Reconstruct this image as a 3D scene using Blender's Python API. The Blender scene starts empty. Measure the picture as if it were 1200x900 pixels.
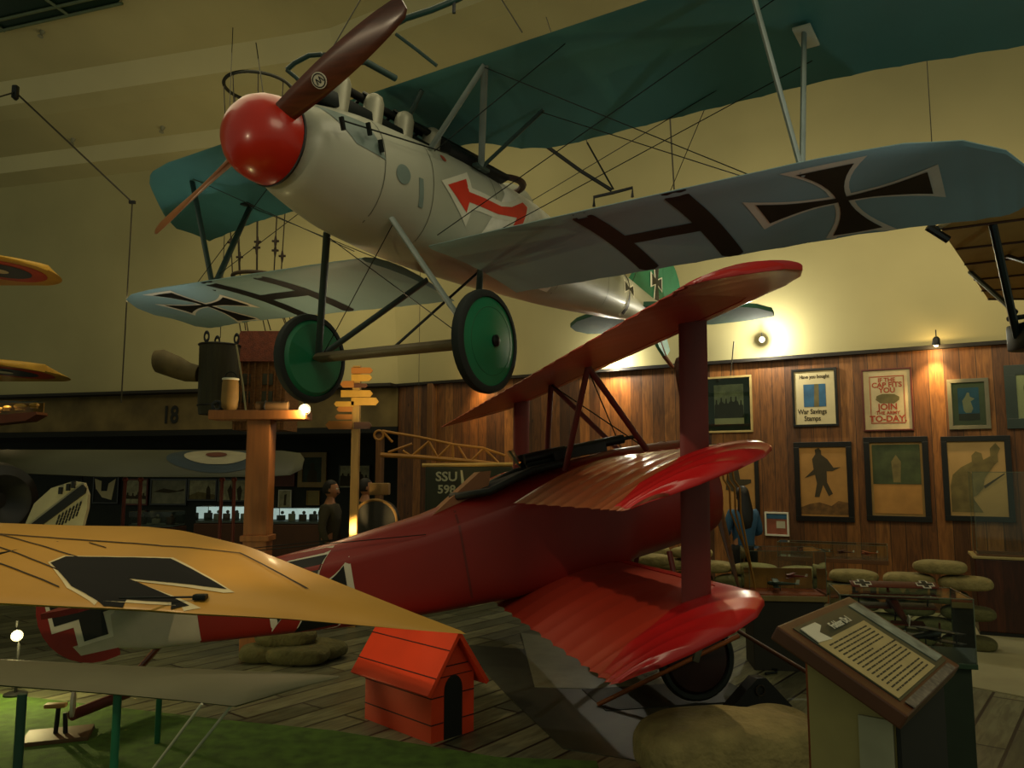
import bpy, bmesh, math, random
from math import sin, cos, pi, radians as RD
from mathutils import Vector as V, Matrix, geometry
from mathutils.bvhtree import BVHTree
S = bpy.context.scene; C = S.collection
random.seed(7)
# ---------------------------------------------------------------- camera
EYE = 1.9; PITCH = RD(6.2); F = 920.0
cam = bpy.data.objects.new('camera', bpy.data.cameras.new('camera')); C.objects.link(cam)
cam.location = (0, 0, EYE); cam.rotation_euler = (pi/2+PITCH, 0, 0)
cam.data.sensor_width = 36; cam.data.lens = F/1200*36; cam.data.clip_end = 100
S.camera = cam
S.view_settings.view_transform = 'Standard'; S.view_settings.look = 'None'
S.view_settings.gamma = 1; S.view_settings.use_curve_mapping = False
S.view_settings.exposure = 0.0
# ---------------------------------------------------------------- world and lights
W = bpy.data.worlds.new('world'); S.world = W; W.use_nodes = True
W.node_tree.nodes['Background'].inputs[0].default_value = (.64, .69, .47, 1)
W.node_tree.nodes['Background'].inputs[1].default_value = .26  # dim ambient fill let in through the open side behind the camera
def area(name, loc, tgt, size, power, col, sy=None):
    d = bpy.data.lights.new(name, 'AREA'); d.energy = power; d.color = col; d.size = size
    if sy: d.shape = 'RECTANGLE'; d.size_y = sy
    o = bpy.data.objects.new(name, d); C.objects.link(o); o.location = loc
    o.rotation_euler = (V(tgt)-V(loc)).to_track_quat('-Z', 'Y').to_euler(); return o
def spot(name, loc, tgt, power, col, ang=50, blend=.6, r=.05):
    d = bpy.data.lights.new(name, 'SPOT'); d.energy = power; d.color = col
    d.spot_size = RD(ang); d.spot_blend = blend; d.shadow_soft_size = r
    o = bpy.data.objects.new(name, d); C.objects.link(o); o.location = loc
    o.rotation_euler = (V(tgt)-V(loc)).to_track_quat('-Z', 'Y').to_euler(); return o
def point(name, loc, power, col, r=.05):
    d = bpy.data.lights.new(name, 'POINT'); d.energy = power; d.color = col; d.shadow_soft_size = r
    o = bpy.data.objects.new(name, d); C.objects.link(o); o.location = loc; return o
WARM = (1, .72, .36); AMB = (1, .86, .5); COOL = (.75, .9, 1)
area('ceiling_fill', (-3, 9, 7.8), (-2, 9, 0), 8, 150, (1, .87, .52), 5)  # broad unseen area light added for the general museum light
area('plaster_fill_left', (-5, 12.8, 4.3), (-6, 16, 7.2), 5, 42, (1, .84, .46), .8)  # unseen uplight area added to brighten the left plaster
area('plaster_fill_right', (4.2, 9.2, 4.6), (5.6, 12.5, 6.6), 5, 20, (1, .86, .56), .8)  # unseen uplight area added to brighten the right plaster
area('timber_fill', (4.0, 8.6, 4.4), (5.0, 11.8, 1.9), 5, 34, (1, .84, .5), .6)  # unseen area light added to brighten the timber wall
area('front_fill', (2.5, 0.5, 6.5), (-.5, 7, 2.4), 3, 75, (1, .86, .56), 2)  # unseen area light added as fill from the viewer's side
spot('nose_spot', (-4.6, .8, 3.2), (-1.9, 4.9, 4.1), 105, (1, .8, .5), 34, .8)
spot('port_wing_fill', (4.4, 2.2, 1.0), (2.6, 5.4, 4.4), 42, (.7, .95, .95), 60, .9)  # added cool fill with no visible fitting, for the port wing underside
spot('starboard_wing_spot', (-3.6, 7.0, 2.2), (-4.0, 7.9, 4.0), 38, (.95, .97, .95), 75, .9)
area('floor_fill', (.6, 5.2, 6.2), (.6, 7.4, 0), 1.6, 18, (1, .9, .6), 1.2)  # unseen area light added to lift the floor brightness
spot('arrow_spot', (3.2, 1.2, 3.0), (0.6, 6.6, 4.3), 110, (1, .95, .85), 24, .8)
spot('mid_wing_spot', (2.6, 8.9, 6.9), (1.1, 5.8, 1.9), 500, (1, .74, .4), 20, .8)
spot('low_wing_spot', (-1.2, 1.4, 4.6), (1.2, 5.9, 1.0), 260, (1, .76, .5), 26, .8)
spot('tail_spot', (-4.0, 9.5, 4.6), (-1.7, 6.95, 1.5), 420, (1, .76, .48), 30, .8)
spot('doghouse_spot', (-3.0, 1.6, 4.2), (-.8, 6.1, .4), 360, (1, .7, .4), 14, .8)
spot('yellow_wing_spot', (-3.4, 2.0, 4.4), (-2.6, 4.2, 1.2), 170, (1, .72, .36), 62, .8)
# ---------------------------------------------------------------- materials
def lin(h):
    r = [int(h[i:i+2], 16)/255 for i in (0, 2, 4)]
    return tuple(c/12.92 if c <= .04045 else ((c+.055)/1.055)**2.4 for c in r)+(1,)
MC = {}
def mat(name, col, rough=.6, metal=0, var=.12, scale=6, bump=.0, bscale=60, stretch=None, emit=0, trans=0, coat=0):
    """principled material with a noise-driven tint of the base colour and optional bump"""
    if name in MC: return MC[name]
    m = bpy.data.materials.new(name); m.use_nodes = True; MC[name] = m
    N = m.node_tree.nodes; L = m.node_tree.links; b = N['Principled BSDF']
    c = lin(col) if isinstance(col, str) else col+(1,)
    b.inputs['Roughness'].default_value = rough; b.inputs['Metallic'].default_value = metal
    tc = N.new('ShaderNodeTexCoord'); mp = N.new('ShaderNodeMapping'); L.new(tc.outputs['Object'], mp.inputs[0])
    if stretch: mp.inputs['Scale'].default_value = stretch
    no = N.new('ShaderNodeTexNoise'); no.inputs['Scale'].default_value = scale; no.inputs['Detail'].default_value = 4
    L.new(mp.outputs[0], no.inputs[0])
    rp = N.new('ShaderNodeValToRGB'); L.new(no.outputs[0], rp.inputs[0])
    rp.color_ramp.elements[0].position = .3; rp.color_ramp.elements[1].position = .7
    rp.color_ramp.elements[0].color = tuple(x*(1-var) for x in c[:3])+(1,)
    rp.color_ramp.elements[1].color = tuple(min(1, x*(1+var)) for x in c[:3])+(1,)
    L.new(rp.outputs[0], b.inputs['Base Color'])
    if bump:
        n2 = N.new('ShaderNodeTexNoise'); n2.inputs['Scale'].default_value = bscale; L.new(mp.outputs[0], n2.inputs[0])
        bp = N.new('ShaderNodeBump'); bp.inputs['Strength'].default_value = bump; bp.inputs['Distance'].default_value = .02
        L.new(n2.outputs[0], bp.inputs['Height']); L.new(bp.outputs[0], b.inputs['Normal'])
    if emit:
        b.inputs['Emission Color'].default_value = c; b.inputs['Emission Strength'].default_value = emit
    if trans: b.inputs['Transmission Weight'].default_value = trans
    if coat: b.inputs['Coat Weight'].default_value = coat; b.inputs['Coat Roughness'].default_value = .15
    return m
def glass(name='clear_glass', tint=(.9, .97, .93), rough=.02):
    if name in MC: return MC[name]
    m = bpy.data.materials.new(name); m.use_nodes = True; MC[name] = m
    N = m.node_tree.nodes; L = m.node_tree.links; N.clear()
    o = N.new('ShaderNodeOutputMaterial'); mx = N.new('ShaderNodeMixShader'); t = N.new('ShaderNodeBsdfTransparent')
    g = N.new('ShaderNodeBsdfGlossy'); g.inputs['Roughness'].default_value = rough; t.inputs[0].default_value = tint+(1,)
    fr = N.new('ShaderNodeFresnel'); fr.inputs[0].default_value = 1.45
    L.new(fr.outputs[0], mx.inputs[0]); L.new(t.outputs[0], mx.inputs[1]); L.new(g.outputs[0], mx.inputs[2]); L.new(mx.outputs[0], o.inputs[0])
    return m
def planks(name, c1, c2, c3, width=.2, axis='X', rough=.5, rowlen=2.4, gap=.02, knots=True, coords='Object', rot=0):
    """boards: width across, rowlen along; each board with its own tint, grain and dark joints"""
    if name in MC: return MC[name]
    m = bpy.data.materials.new(name); m.use_nodes = True; MC[name] = m
    N = m.node_tree.nodes; L = m.node_tree.links; b = N['Principled BSDF']; b.inputs['Roughness'].default_value = rough
    tc = N.new('ShaderNodeTexCoord'); mp = N.new('ShaderNodeMapping'); L.new(tc.outputs[coords], mp.inputs[0])
    mp.inputs['Rotation'].default_value = (0, 0, rot)
    sp = N.new('ShaderNodeSeparateXYZ'); L.new(mp.outputs[0], sp.inputs[0])
    cb = N.new('ShaderNodeCombineXYZ')
    al, ac = {'X': ('Z', 'X'), 'Y': ('Y', 'X')}[axis]
    L.new(sp.outputs[al], cb.inputs[0]); L.new(sp.outputs[ac], cb.inputs[1])
    br = N.new('ShaderNodeTexBrick'); br.offset = .37; br.inputs['Scale'].default_value = 1
    br.inputs['Brick Width'].default_value = rowlen; br.inputs['Row Height'].default_value = width
    br.inputs['Mortar Size'].default_value = width*gap; br.inputs['Mortar Smooth'].default_value = .2; br.inputs['Bias'].default_value = 0
    br.inputs['Color1'].default_value = (0, 0, 0, 1); br.inputs['Color2'].default_value = (1, 1, 1, 1); br.inputs['Mortar'].default_value = (.5, .5, .5, 1)
    L.new(cb.outputs[0], br.inputs[0])
    r1 = N.new('ShaderNodeValToRGB'); L.new(br.outputs[0], r1.inputs[0]); e = r1.color_ramp.elements
    e[0].color = lin(c1); e[1].color = lin(c3); e.new(.5).color = lin(c2)
    m2 = N.new('ShaderNodeMapping'); m2.inputs['Scale'].default_value = (1.2, 9, 1); L.new(cb.outputs[0], m2.inputs[0])
    gr = N.new('ShaderNodeTexNoise'); gr.inputs['Scale'].default_value = 2.2; gr.inputs['Detail'].default_value = 6; gr.inputs['Distortion'].default_value = 1.2
    L.new(m2.outputs[0], gr.inputs[0])
    r2 = N.new('ShaderNodeValToRGB'); L.new(gr.outputs[0], r2.inputs[0])
    r2.color_ramp.elements[0].position = .35; r2.color_ramp.elements[0].color = (.45, .4, .36, 1); r2.color_ramp.elements[1].position = .65; r2.color_ramp.elements[1].color = (1.1, 1.05, 1.0, 1)
    mu = N.new('ShaderNodeMixRGB'); mu.blend_type = 'MULTIPLY'; mu.inputs[0].default_value = .8; L.new(r1.outputs[0], mu.inputs[1]); L.new(r2.outputs[0], mu.inputs[2])
    last = mu
    if knots:
        vo = N.new('ShaderNodeTexVoronoi'); vo.inputs['Scale'].default_value = 2.6; m3 = N.new('ShaderNodeMapping'); m3.inputs['Scale'].default_value = (.7, 1.6, 1)
        L.new(cb.outputs[0], m3.inputs[0]); L.new(m3.outputs[0], vo.inputs[0])
        r3 = N.new('ShaderNodeValToRGB'); L.new(vo.outputs['Distance'], r3.inputs[0])
        r3.color_ramp.elements[0].position = .03; r3.color_ramp.elements[0].color = (.15, .1, .06, 1); r3.color_ramp.elements[1].position = .09; r3.color_ramp.elements[1].color = (1, 1, 1, 1)
        mk_ = N.new('ShaderNodeMixRGB'); mk_.blend_type = 'MULTIPLY'; mk_.inputs[0].default_value = .8; L.new(last.outputs[0], mk_.inputs[1]); L.new(r3.outputs[0], mk_.inputs[2]); last = mk_
    dk = N.new('ShaderNodeMixRGB'); dk.inputs[2].default_value = (.012, .008, .005, 1); L.new(br.outputs['Fac'], dk.inputs[0]); L.new(last.outputs[0], dk.inputs[1])
    L.new(dk.outputs[0], b.inputs['Base Color'])
    bp = N.new('ShaderNodeBump'); bp.inputs['Strength'].default_value = .3; bp.inputs['Distance'].default_value = .01; bp.invert = True
    L.new(br.outputs['Fac'], bp.inputs['Height']); L.new(bp.outputs[0], b.inputs['Normal'])
    return m
# ---------------------------------------------------------------- geometry helpers
def frame(d):
    d = V(d).normalized(); up = V((0, 0, 1)) if abs(d.z) < .95 else V((0, 1, 0))
    a = up.cross(d).normalized(); return a, d.cross(a).normalized()
class MB:
    def __init__(s): s.bm = bmesh.new()
    def ring_loft(s, rings, caps=(True, True), closed=True):
        vs = [[s.bm.verts.new(p) for p in r] for r in rings]; n = len(rings[0])
        for a, b in zip(vs, vs[1:]):
            for i in range(n if closed else n-1):
                j = (i+1) % n
                try: s.bm.faces.new((a[i], a[j], b[j], b[i]))
                except ValueError: pass
        if closed and caps[0]: s.bm.faces.new(vs[0][::-1])
        if closed and caps[1]: s.bm.faces.new(vs[-1])
        return s
    def tube(s, pts, r, n=10, flat=1.0, fdir=None, caps=(True, True)):
        """round or flattened (streamlined) tube through points; r a number or list"""
        pts = [V(p) for p in pts]; rs = r if isinstance(r, (list, tuple)) else [r]*len(pts); R_ = []
        for i, p in enumerate(pts):
            d = (pts[min(i+1, len(pts)-1)]-pts[max(i-1, 0)]).normalized()
            if fdir is not None: a = V(fdir); a = (a-d*a.dot(d)).normalized(); b = d.cross(a).normalized()
            else: a, b = frame(d)
            R_.append([p+(a*cos(2*pi*k/n)+b*sin(2*pi*k/n)*flat)*rs[i] for k in range(n)])
        return s.ring_loft(R_, caps)
    def box(s, c, size, rot=None, bev=0):
        M_ = Matrix.Translation(V(c)) @ ((rot if isinstance(rot, Matrix) else Matrix.Rotation(rot, 4, 'Z')) if rot is not None else Matrix.Identity(4))
        r = bmesh.ops.create_cube(s.bm, size=1, matrix=M_ @ Matrix.Diagonal((*size, 1)))
        if bev: bmesh.ops.bevel(s.bm, geom=list({e for v in r['verts'] for e in v.link_edges}), offset=bev, segments=2, affect='EDGES', profile=.6)
        return s
    def lathe(s, prof, o=(0, 0, 0), ax=(0, 0, 1), n=24, caps=(True, True)):
        """prof: (radius, distance along axis)"""
        o = V(o); ax = V(ax).normalized(); a, b = frame(ax)
        return s.ring_loft([[o+ax*h+(a*cos(2*pi*k/n)+b*sin(2*pi*k/n))*max(r, 1e-4) for k in range(n)] for r, h in prof], caps)
    def prism(s, poly, o, U, Vv, N_, t):
        o, U, Vv, N_ = V(o), V(U), V(Vv), V(N_)
        a = [s.bm.verts.new(o+U*x+Vv*y) for x, y in poly]; b = [s.bm.verts.new(o+U*x+Vv*y+N_*t) for x, y in poly]
        n = len(poly)
        for i in range(n): s.bm.faces.new((a[i], a[(i+1) % n], b[(i+1) % n], b[i]))
        s.bm.faces.new(a[::-1]); s.bm.faces.new(b); return s
    def ball(s, c, r, sc=(1, 1, 1), u=16, v=10):
        bmesh.ops.create_uvsphere(s.bm, u_segments=u, v_segments=v, radius=r, matrix=Matrix.Translation(V(c)) @ Matrix.Diagonal((*sc, 1))); return s
    def torus(s, c, ax, R_, r, n=32, m=10, arc=(0, 2*pi), sy=1.0):
        a, b = frame(ax); ax = V(ax).normalized(); c = V(c); full = abs(arc[1]-arc[0]-2*pi) < 1e-6; rings = []
        for k in range(n+(0 if full else 1)):
            t = arc[0]+(arc[1]-arc[0])*k/n; d = a*cos(t)+b*sin(t)*sy
            rings.append([c+d*R_+(d*cos(2*pi*j/m)+ax*sin(2*pi*j/m))*r for j in range(m)])
        if full: rings.append(rings[0])
        s.ring_loft(rings, (not full, not full)); bmesh.ops.remove_doubles(s.bm, verts=s.bm.verts[:], dist=1e-5); return s
def obj(name, mb, m, parent=None, smooth=True, sub=0, ang=40):
    bm = mb.bm; bmesh.ops.recalc_face_normals(bm, faces=bm.faces[:])
    me = bpy.data.meshes.new(name); bm.to_mesh(me); bm.free()
    for x in (m if isinstance(m, (list, tuple)) else [m]): me.materials.append(x)
    o = bpy.data.objects.new(name, me); C.objects.link(o)
    if smooth:
        for p in me.polygons: p.use_smooth = True
        me.set_sharp_from_angle(angle=RD(ang))
    if sub:
        q = o.modifiers.new('s', 'SUBSURF'); q.levels = sub; q.render_levels = sub
    if parent: o.parent = parent
    return o
def tag(o, label, cat=None, group=None, kind=None):
    o['label'] = label
    if cat: o['category'] = cat
    if group: o['group'] = group
    if kind: o['kind'] = kind
    return o
def thing(name, label, cat, loc=(0, 0, 0), rz=0, group=None, M=None):
    o = bpy.data.objects.new(name, None); o.empty_display_size = .1; C.objects.link(o); o.location = loc; o.rotation_euler = (0, 0, rz)
    if M is not None: o.rotation_euler = M.to_euler(); o.location = loc
    return tag(o, label, cat, group)
def struct(name, mb, m, smooth=False):
    o = obj(name, mb, m, None, smooth); o['kind'] = 'structure'; return o
def copy_tree(o, parent=None):
    c = o.copy(); C.objects.link(c); c.parent = parent
    for ch in list(o.children): copy_tree(ch, c)
    return c
def pix(x, y, d=None, z=None, pl=None):
    """world point on the line of sight of a spot of the photo, at depth d, height z or on plane (n, c)"""
    u = V(((x-600)/F, 1, -(y-450)/F)); c, s = cos(PITCH), sin(PITCH)
    r = V((u.x, u.y*c-u.z*s, u.y*s+u.z*c)); O = V((0, 0, EYE))
    if d is not None: t = d/r.y
    elif z is not None: t = (z-EYE)/r.z
    else: t = (pl[1]-V(pl[0]).dot(O))/V(pl[0]).dot(r)
    return O+r*t
def decal(target, poly, o, U, Vv, N_, m, name, parent, off=.003, step=.08, back=False):
    """thin painted marking that follows the surface of target: poly in (U,V) coordinates, cast along N_"""
    me = target.data; bt = BVHTree.FromPolygons([v.co for v in me.vertices], [p.vertices[:] for p in me.polygons])
    o, U, Vv, N_ = V(o), V(U), V(Vv), V(N_).normalized()
    pts = []
    n = len(poly)
    for i in range(n):
        a, b = V(poly[i]), V(poly[(i+1) % n]); k = max(1, int((b-a).length/step))
        pts += [a.lerp(b, j/k) for j in range(k)]
    ne = len(pts); edges = [(i, (i+1) % ne) for i in range(ne)]
    xs = [p.x for p in pts]; ys = [p.y for p in pts]; gx = min(xs)+step*.5
    def inside(x, y):
        c_ = False
        for i in range(ne):
            a, b = pts[i], pts[(i+1) % ne]
            if (a.y > y) != (b.y > y) and x < (b.x-a.x)*(y-a.y)/(b.y-a.y)+a.x: c_ = not c_
        return c_
    extra = []
    while gx < max(xs):
        gy = min(ys)+step*.5
        while gy < max(ys):
            if inside(gx, gy): extra.append(V((gx, gy)))
            gy += step
        gx += step
    r = geometry.delaunay_2d_cdt(pts+extra, edges, [], 1, 1e-5)
    mb = MB(); vs = []
    for p in r[0]:
        q = o+U*p.x+Vv*p.y; h = bt.ray_cast(q, N_)
        vs.append(mb.bm.verts.new(h[0]-N_*off) if h[0] is not None else None)
    for f in r[2]:
        if all(vs[i] is not None for i in f):
            try: mb.bm.faces.new([vs[i] for i in f])
            except ValueError: pass
    for v in [v for v in mb.bm.verts if not v.link_faces]: mb.bm.verts.remove(v)
    ob = obj(name, mb, m, parent, True, 0, 80)
    return ob
def airfoil(c, t=.07, camber=.05, n=9):
    """closed loop of (s, z) s from 0 (leading edge) to 1 (trailing edge)"""
    up, lo = [], []
    for i in range(n+1):
        s = (1-cos(pi*i/n))/2
        cz = camber*4*s*(1-s)*(1.15-.3*s); th = t*(2.6*math.sqrt(s)*(1-s)+.12*(1-s)+.015)
        up.append((s, cz+th/2)); lo.append((s, cz-th/2*.7))
    return up[::-1]+lo[1:]
def wing(mb, secs, t=.07, camber=.05, n=9):
    """secs: (y, xLE, xTE, zLE, zTE[, tscale])"""
    rings = []
    for q in secs:
        y, xl, xt, zl, zt = q[:5]; k = q[5] if len(q) > 5 else 1; c = abs(xl-xt)
        rings.append([(xl+(xt-xl)*s, y, zl+(zt-zl)*s+z*c*k) for s, z in airfoil(1, t, camber, n)])
    mb.ring_loft(rings); return mb
def lerp(a, b, t): return a+(b-a)*t
def interp(tab, x):
    if x <= tab[0][0]: return tab[0][1:]
    for a, b in zip(tab, tab[1:]):
        if x <= b[0]:
            t = (x-a[0])/(b[0]-a[0]); return tuple(lerp(u, v, t) for u, v in zip(a[1:], b[1:]))
    return tab[-1][1:]
def ribbed(tab, ribs, sag=.9, scallop=.03):
    """dense wing stations: full section at each rib, sagging fabric and scalloped trailing edge between"""
    out = []
    for a, b in zip(ribs, ribs[1:]):
        for t in (0, .12, .5, .88):
            y = lerp(a, b, t); xl, xt, zl, zt = interp(tab, y)
            f = {0: 0, .12: .45, .5: 1, .88: .45}[t]; s = 1 if xl > xt else -1
            out.append((y, xl, xt+s*scallop*f, zl, zt, 1-(1-sag)*f))
    y = ribs[-1]; out.append((y, *interp(tab, y))); return out
def poly_circle(cx, cy, r, n=28, sy=1): return [(cx+r*cos(2*pi*k/n), cy+r*sy*sin(2*pi*k/n)) for k in range(n)]
def patty(r, w0, w1, n=6):
    """cross pattee outline with curved arms: half-width w0 at the centre, w1 at the ends"""
    p = []
    for k in range(4):
        c, s = cos(k*pi/2), sin(k*pi/2); arm = []
        for i in range(n+1):
            x = lerp(w0, r, i/n); y = w0+(w1-w0)*(i/n)**1.9; arm.append((x, -y))
        arm = arm + [(x, -y) for x, y in arm[::-1]]
        p += [(x*c-y*s, x*s+y*c) for x, y in arm[:-1]]
    return p
def plus(r, w): return [(w, -r), (w, -w), (r, -w), (r, w), (w, w), (w, r), (-w, r), (-w, w), (-r, w), (-r, -w), (-w, -w), (-w, -r)]
def balk(rx, ry, w0, w1):
    """straight flared cross"""
    return [(w0, -w0), (rx, -w1), (rx, w1), (w0, w0), (w1, ry), (-w1, ry), (-w0, w0), (-rx, w1), (-rx, -w1), (-w0, -w0), (-w1, -ry), (w1, -ry)]
def xf(poly, cx, cy, a=0, sx=1, sy=1): return [(cx+(x*sx)*cos(a)-(y*sy)*sin(a), cy+(x*sx)*sin(a)+(y*sy)*cos(a)) for x, y in poly]
def eul(yaw, pitch, roll):
    return Matrix.Rotation(RD(yaw), 3, 'Z') @ Matrix.Rotation(-RD(pitch), 3, 'Y') @ Matrix.Rotation(RD(roll), 3, 'X')
# ---------------------------------------------------------------- the room
# right-hand timber wall runs from (WA) to the corner post (WB); the gallery wall goes on to the left
WTOP = 3.53
WA = V((8.9, 8.75, 0)); WB = V((-2.25, 15.52, 0)); WC = WB+V((-11.25, 3.08, 0))*3.0
cream = mat('cream_plaster', 'b0a678', .9, var=.1, scale=.5, bump=.05, bscale=3)
cream2 = mat('cream_band_plaster', 'ccc195', .9, var=.06, scale=.6)
timber = planks('timber_boards', '4c2d13', '7c4e22', '9f6a33', .19, 'X', .55, 7.3)
def wall_obj(name, a, b, z0, z1, t, m, inward=0.0):
    d = (b-a); L_ = d.length; ang = math.atan2(d.y, d.x)
    mb = MB().box((L_/2, 0, (z1-z0)/2), (L_, t, z1-z0)); o = struct(name, mb, m)
    n = V((-sin(ang), cos(ang), 0)); o.location = a+n*inward+V((0, 0, z0)); o.rotation_euler = (0, 0, ang); return o
# going B->A the camera side is on the right: normal (-sin,cos) of A-B points away from the camera
wall_obj('wall_right', WB, WA, 0, WTOP, .12, timber, .06)
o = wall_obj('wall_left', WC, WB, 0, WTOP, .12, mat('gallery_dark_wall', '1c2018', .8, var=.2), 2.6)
# floor
flo = planks('floor_boards', '565a45', '6c705a', '828566', .26, 'Y', .42, 1.4, .05, False, rot=RD(38))
struct('floor', MB().box((-1, 9, -.05), (34, 27, .1)), flo)
def slab(poly, z, t, m, name='floor'):
    return struct(name, MB().prism(poly, (0, 0, z), (1, 0, 0), (0, 1, 0), (0, 0, 1), t), m)
slab([(-9, 2.5), (.6, 2.5), (.55, 5.35), (-.1, 5.42), (-1.3, 5.95), (-2.2, 6.2), (-9, 8.4)], .0, .012, mat('green_turf', '47661f', .95, var=.35, scale=9, bump=.5, bscale=300))
slab([(3.95, 7.2), (7.2, 3.5), (11, 6.3), (7.2, 10.2), (5.2, 9.95)], .0, .01, mat('beige_carpet', 'a09a76', .9, var=.12, scale=2, bump=.2, bscale=200))
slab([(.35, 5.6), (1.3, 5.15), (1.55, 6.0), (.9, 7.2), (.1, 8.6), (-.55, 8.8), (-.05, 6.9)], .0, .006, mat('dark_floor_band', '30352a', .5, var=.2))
slab([(.2, 7.1), (1.3, 7.0), (.95, 8.8), (.1, 9.4)], .006, .004, mat('grey_floor_panel', '71735c', .45, var=.15))
# upper walls: cream plaster leaning in towards the room, with two lighter ledges
prof = [(0, 3.53, 0), (.6, 8.35, 0), (1.0, 8.5, 1), (1.05, 8.85, 1), (2.0, 9.15, 0), (2.3, 9.3, 1), (2.5, 9.7, 1), (5.5, 10.7, 0), (10, 11.7, 0)]
n1 = V((-(WA-WB).normalized().y, (WA-WB).normalized().x, 0)) * -1
n2 = V((-(WB-WC).normalized().y, (WB-WC).normalized().x, 0)) * -1
nb = (n1+n2).normalized()/((n1+n2).normalized().dot(n1))
mb = MB(); rows = []
far = WC+(WC-WB)*.5; near = WA+(WA-WB)*.6
for o_, z_, k_ in prof: rows.append([mb.bm.verts.new(far+n2*o_+V((0, 0, z_))), mb.bm.verts.new(WB+nb*o_+V((0, 0, z_))), mb.bm.verts.new(near+n1*o_+V((0, 0, z_)))])
for i, (a, b) in enumerate(zip(rows, rows[1:])):
    for j in range(2):
        f = mb.bm.faces.new((a[j], a[j+1], b[j+1], b[j])); f.material_index = 1 if (prof[i][2] and prof[i+1][2]) else 0
o = obj('ceiling', mb, [cream, cream2], None, False); o['kind'] = 'structure'
# trims: dark cap along the timber, corner posts, ledge of the gallery with its canvas fascia
post = mat('rough_post', '70471d', .6, var=.25, scale=5, stretch=(6, 6, .6), bump=.2)
dark = mat('dark_cap', '1a140c', .7)
wall_obj('trim_1', WB, WA, WTOP-.0, WTOP+.05, .2, dark, .0)
for k, px in enumerate((447, 506)):
    q = pix(px, 470, pl=((WA-WB).normalized().cross(V((0, 0, 1))), (WA-WB).normalized().cross(V((0, 0, 1))).dot(WB)))
    ob = struct('trim_%d' % (k+2), MB().box((0, 0, WTOP/2), (.13, .12, WTOP+.02), None, .01), post); ob.location = (q.x, q.y-.06, 0); ob.rotation_euler = (0, 0, math.atan2(*(WA-WB).yx))
shelf_d = (WB-WC).normalized()
fas = mat('canvas_fascia', '6a5932', .85, var=.45, scale=1.4)
wall_obj('trim_4', WC, WB, 2.72, WTOP, .08, fas, 0)
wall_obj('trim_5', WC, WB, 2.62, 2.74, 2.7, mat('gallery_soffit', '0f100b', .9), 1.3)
wall_obj('trim_6', WC, WB, WTOP-.02, WTOP+.04, 1.0, dark, .1)
wall_obj('trim_7', WC+V((0,0,0)), WB, WTOP, WTOP+.03, 3.0, dark, 1.4)
# ---------------------------------------------------------------- hanging white biplane
steel = mat('dark_steel', '1d2220', .4, .6); strutgrey = mat('grey_strut_paint', '7d8882', .45); dgreen = mat('dark_green_strut', '2a3f3a', .5)
black = mat('black_paint', '0c0d0c', .5, var=.05); white = mat('white_paint', 'd6d2bd', .6, var=.05); rubber = mat('tyre_rubber', '16201d', .75)
albm = mat('pale_grey_plywood', 'a9aa97', .42, var=.07, scale=2, coat=.1)
blue = mat('blue_wing_fabric', '4f8784', .65, var=.08, scale=1.5); lowgrey = mat('grey_wing_fabric', '84a3a6', .6, var=.08, scale=1.5)
red = mat('red_spinner_paint', 'b9230f', .3, coat=.3, var=.05); green = mat('green_paint', '12714a', .5, var=.12, scale=3); tailgreen = mat('tail_green', '1f6b49', .55)
wood = mat('dark_propeller_wood', '5a2b18', .3, var=.3, scale=4, stretch=(1, 1, 8), coat=.3); wood2 = mat('light_propeller_wood', '9a5a2c', .35, var=.2, scale=4)
TA = ((-1.6155, 5.2758, 4.1493), (-122.96, .31, -.47))
A = thing('biplane', 'white biplane with red spinner and blue wings hung nose towards the viewer', 'aeroplane', TA[0], M=eul(*TA[1]))
RA = eul(*TA[1])
fus_a = [(.05, .3, .3, -.3), (-.2, .36, .38, -.38), (-.5, .41, .44, -.46), (-.8, .435, .46, -.49), (-1.2, .45, .48, -.52), (-1.8, .45, .52, -.53), (-2.4, .44, .52, -.52), (-3.0, .41, .5, -.49), (-3.7, .36, .42, -.46), (-4.4, .31, .36, -.41), (-5.1, .25, .3, -.35), (-5.8, .18, .23, -.27), (-6.4, .11, .17, -.19), (-7.0, .04, .1, -.1)]
def sup(x, hw, zt, zb, n=32, e=2.25):
    zc = (zt+zb)/2; hh = (zt-zb)/2; r = []
    for k in range(n):
        a = 2*pi*k/n; c, s = cos(a), sin(a)
        r.append((x, hw*abs(c)**(2/e)*(1 if c > 0 else -1), zc+hh*abs(s)**(2/e)*(1 if s > 0 else -1)))
    return r
fz = []
for i in range(49):
    x = .05-7.05*i/48; hw, zt, zb = interp([(-a[0], *a[1:]) for a in fus_a], -x); fz.append(sup(x, hw, zt, zb, e=2.0+.3*max(0, min(1, -x/1.5))))
fa = obj('fuselage', MB().ring_loft(fz), albm, A, sub=1)
prof_s = [(.302, .055), (.304, .08), (.3, .15), (.282, .23), (.24, .31), (.175, .37), (.09, .405), (.0, .415)]
sp = obj('spinner', MB().lathe(prof_s, (0, 0, 0), (1, 0, 0), 40), red, A)
obj('spinner_rim', MB().torus((.052, 0, 0), (1, 0, 0), .302, .011, 40, 8), black, sp)
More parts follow.
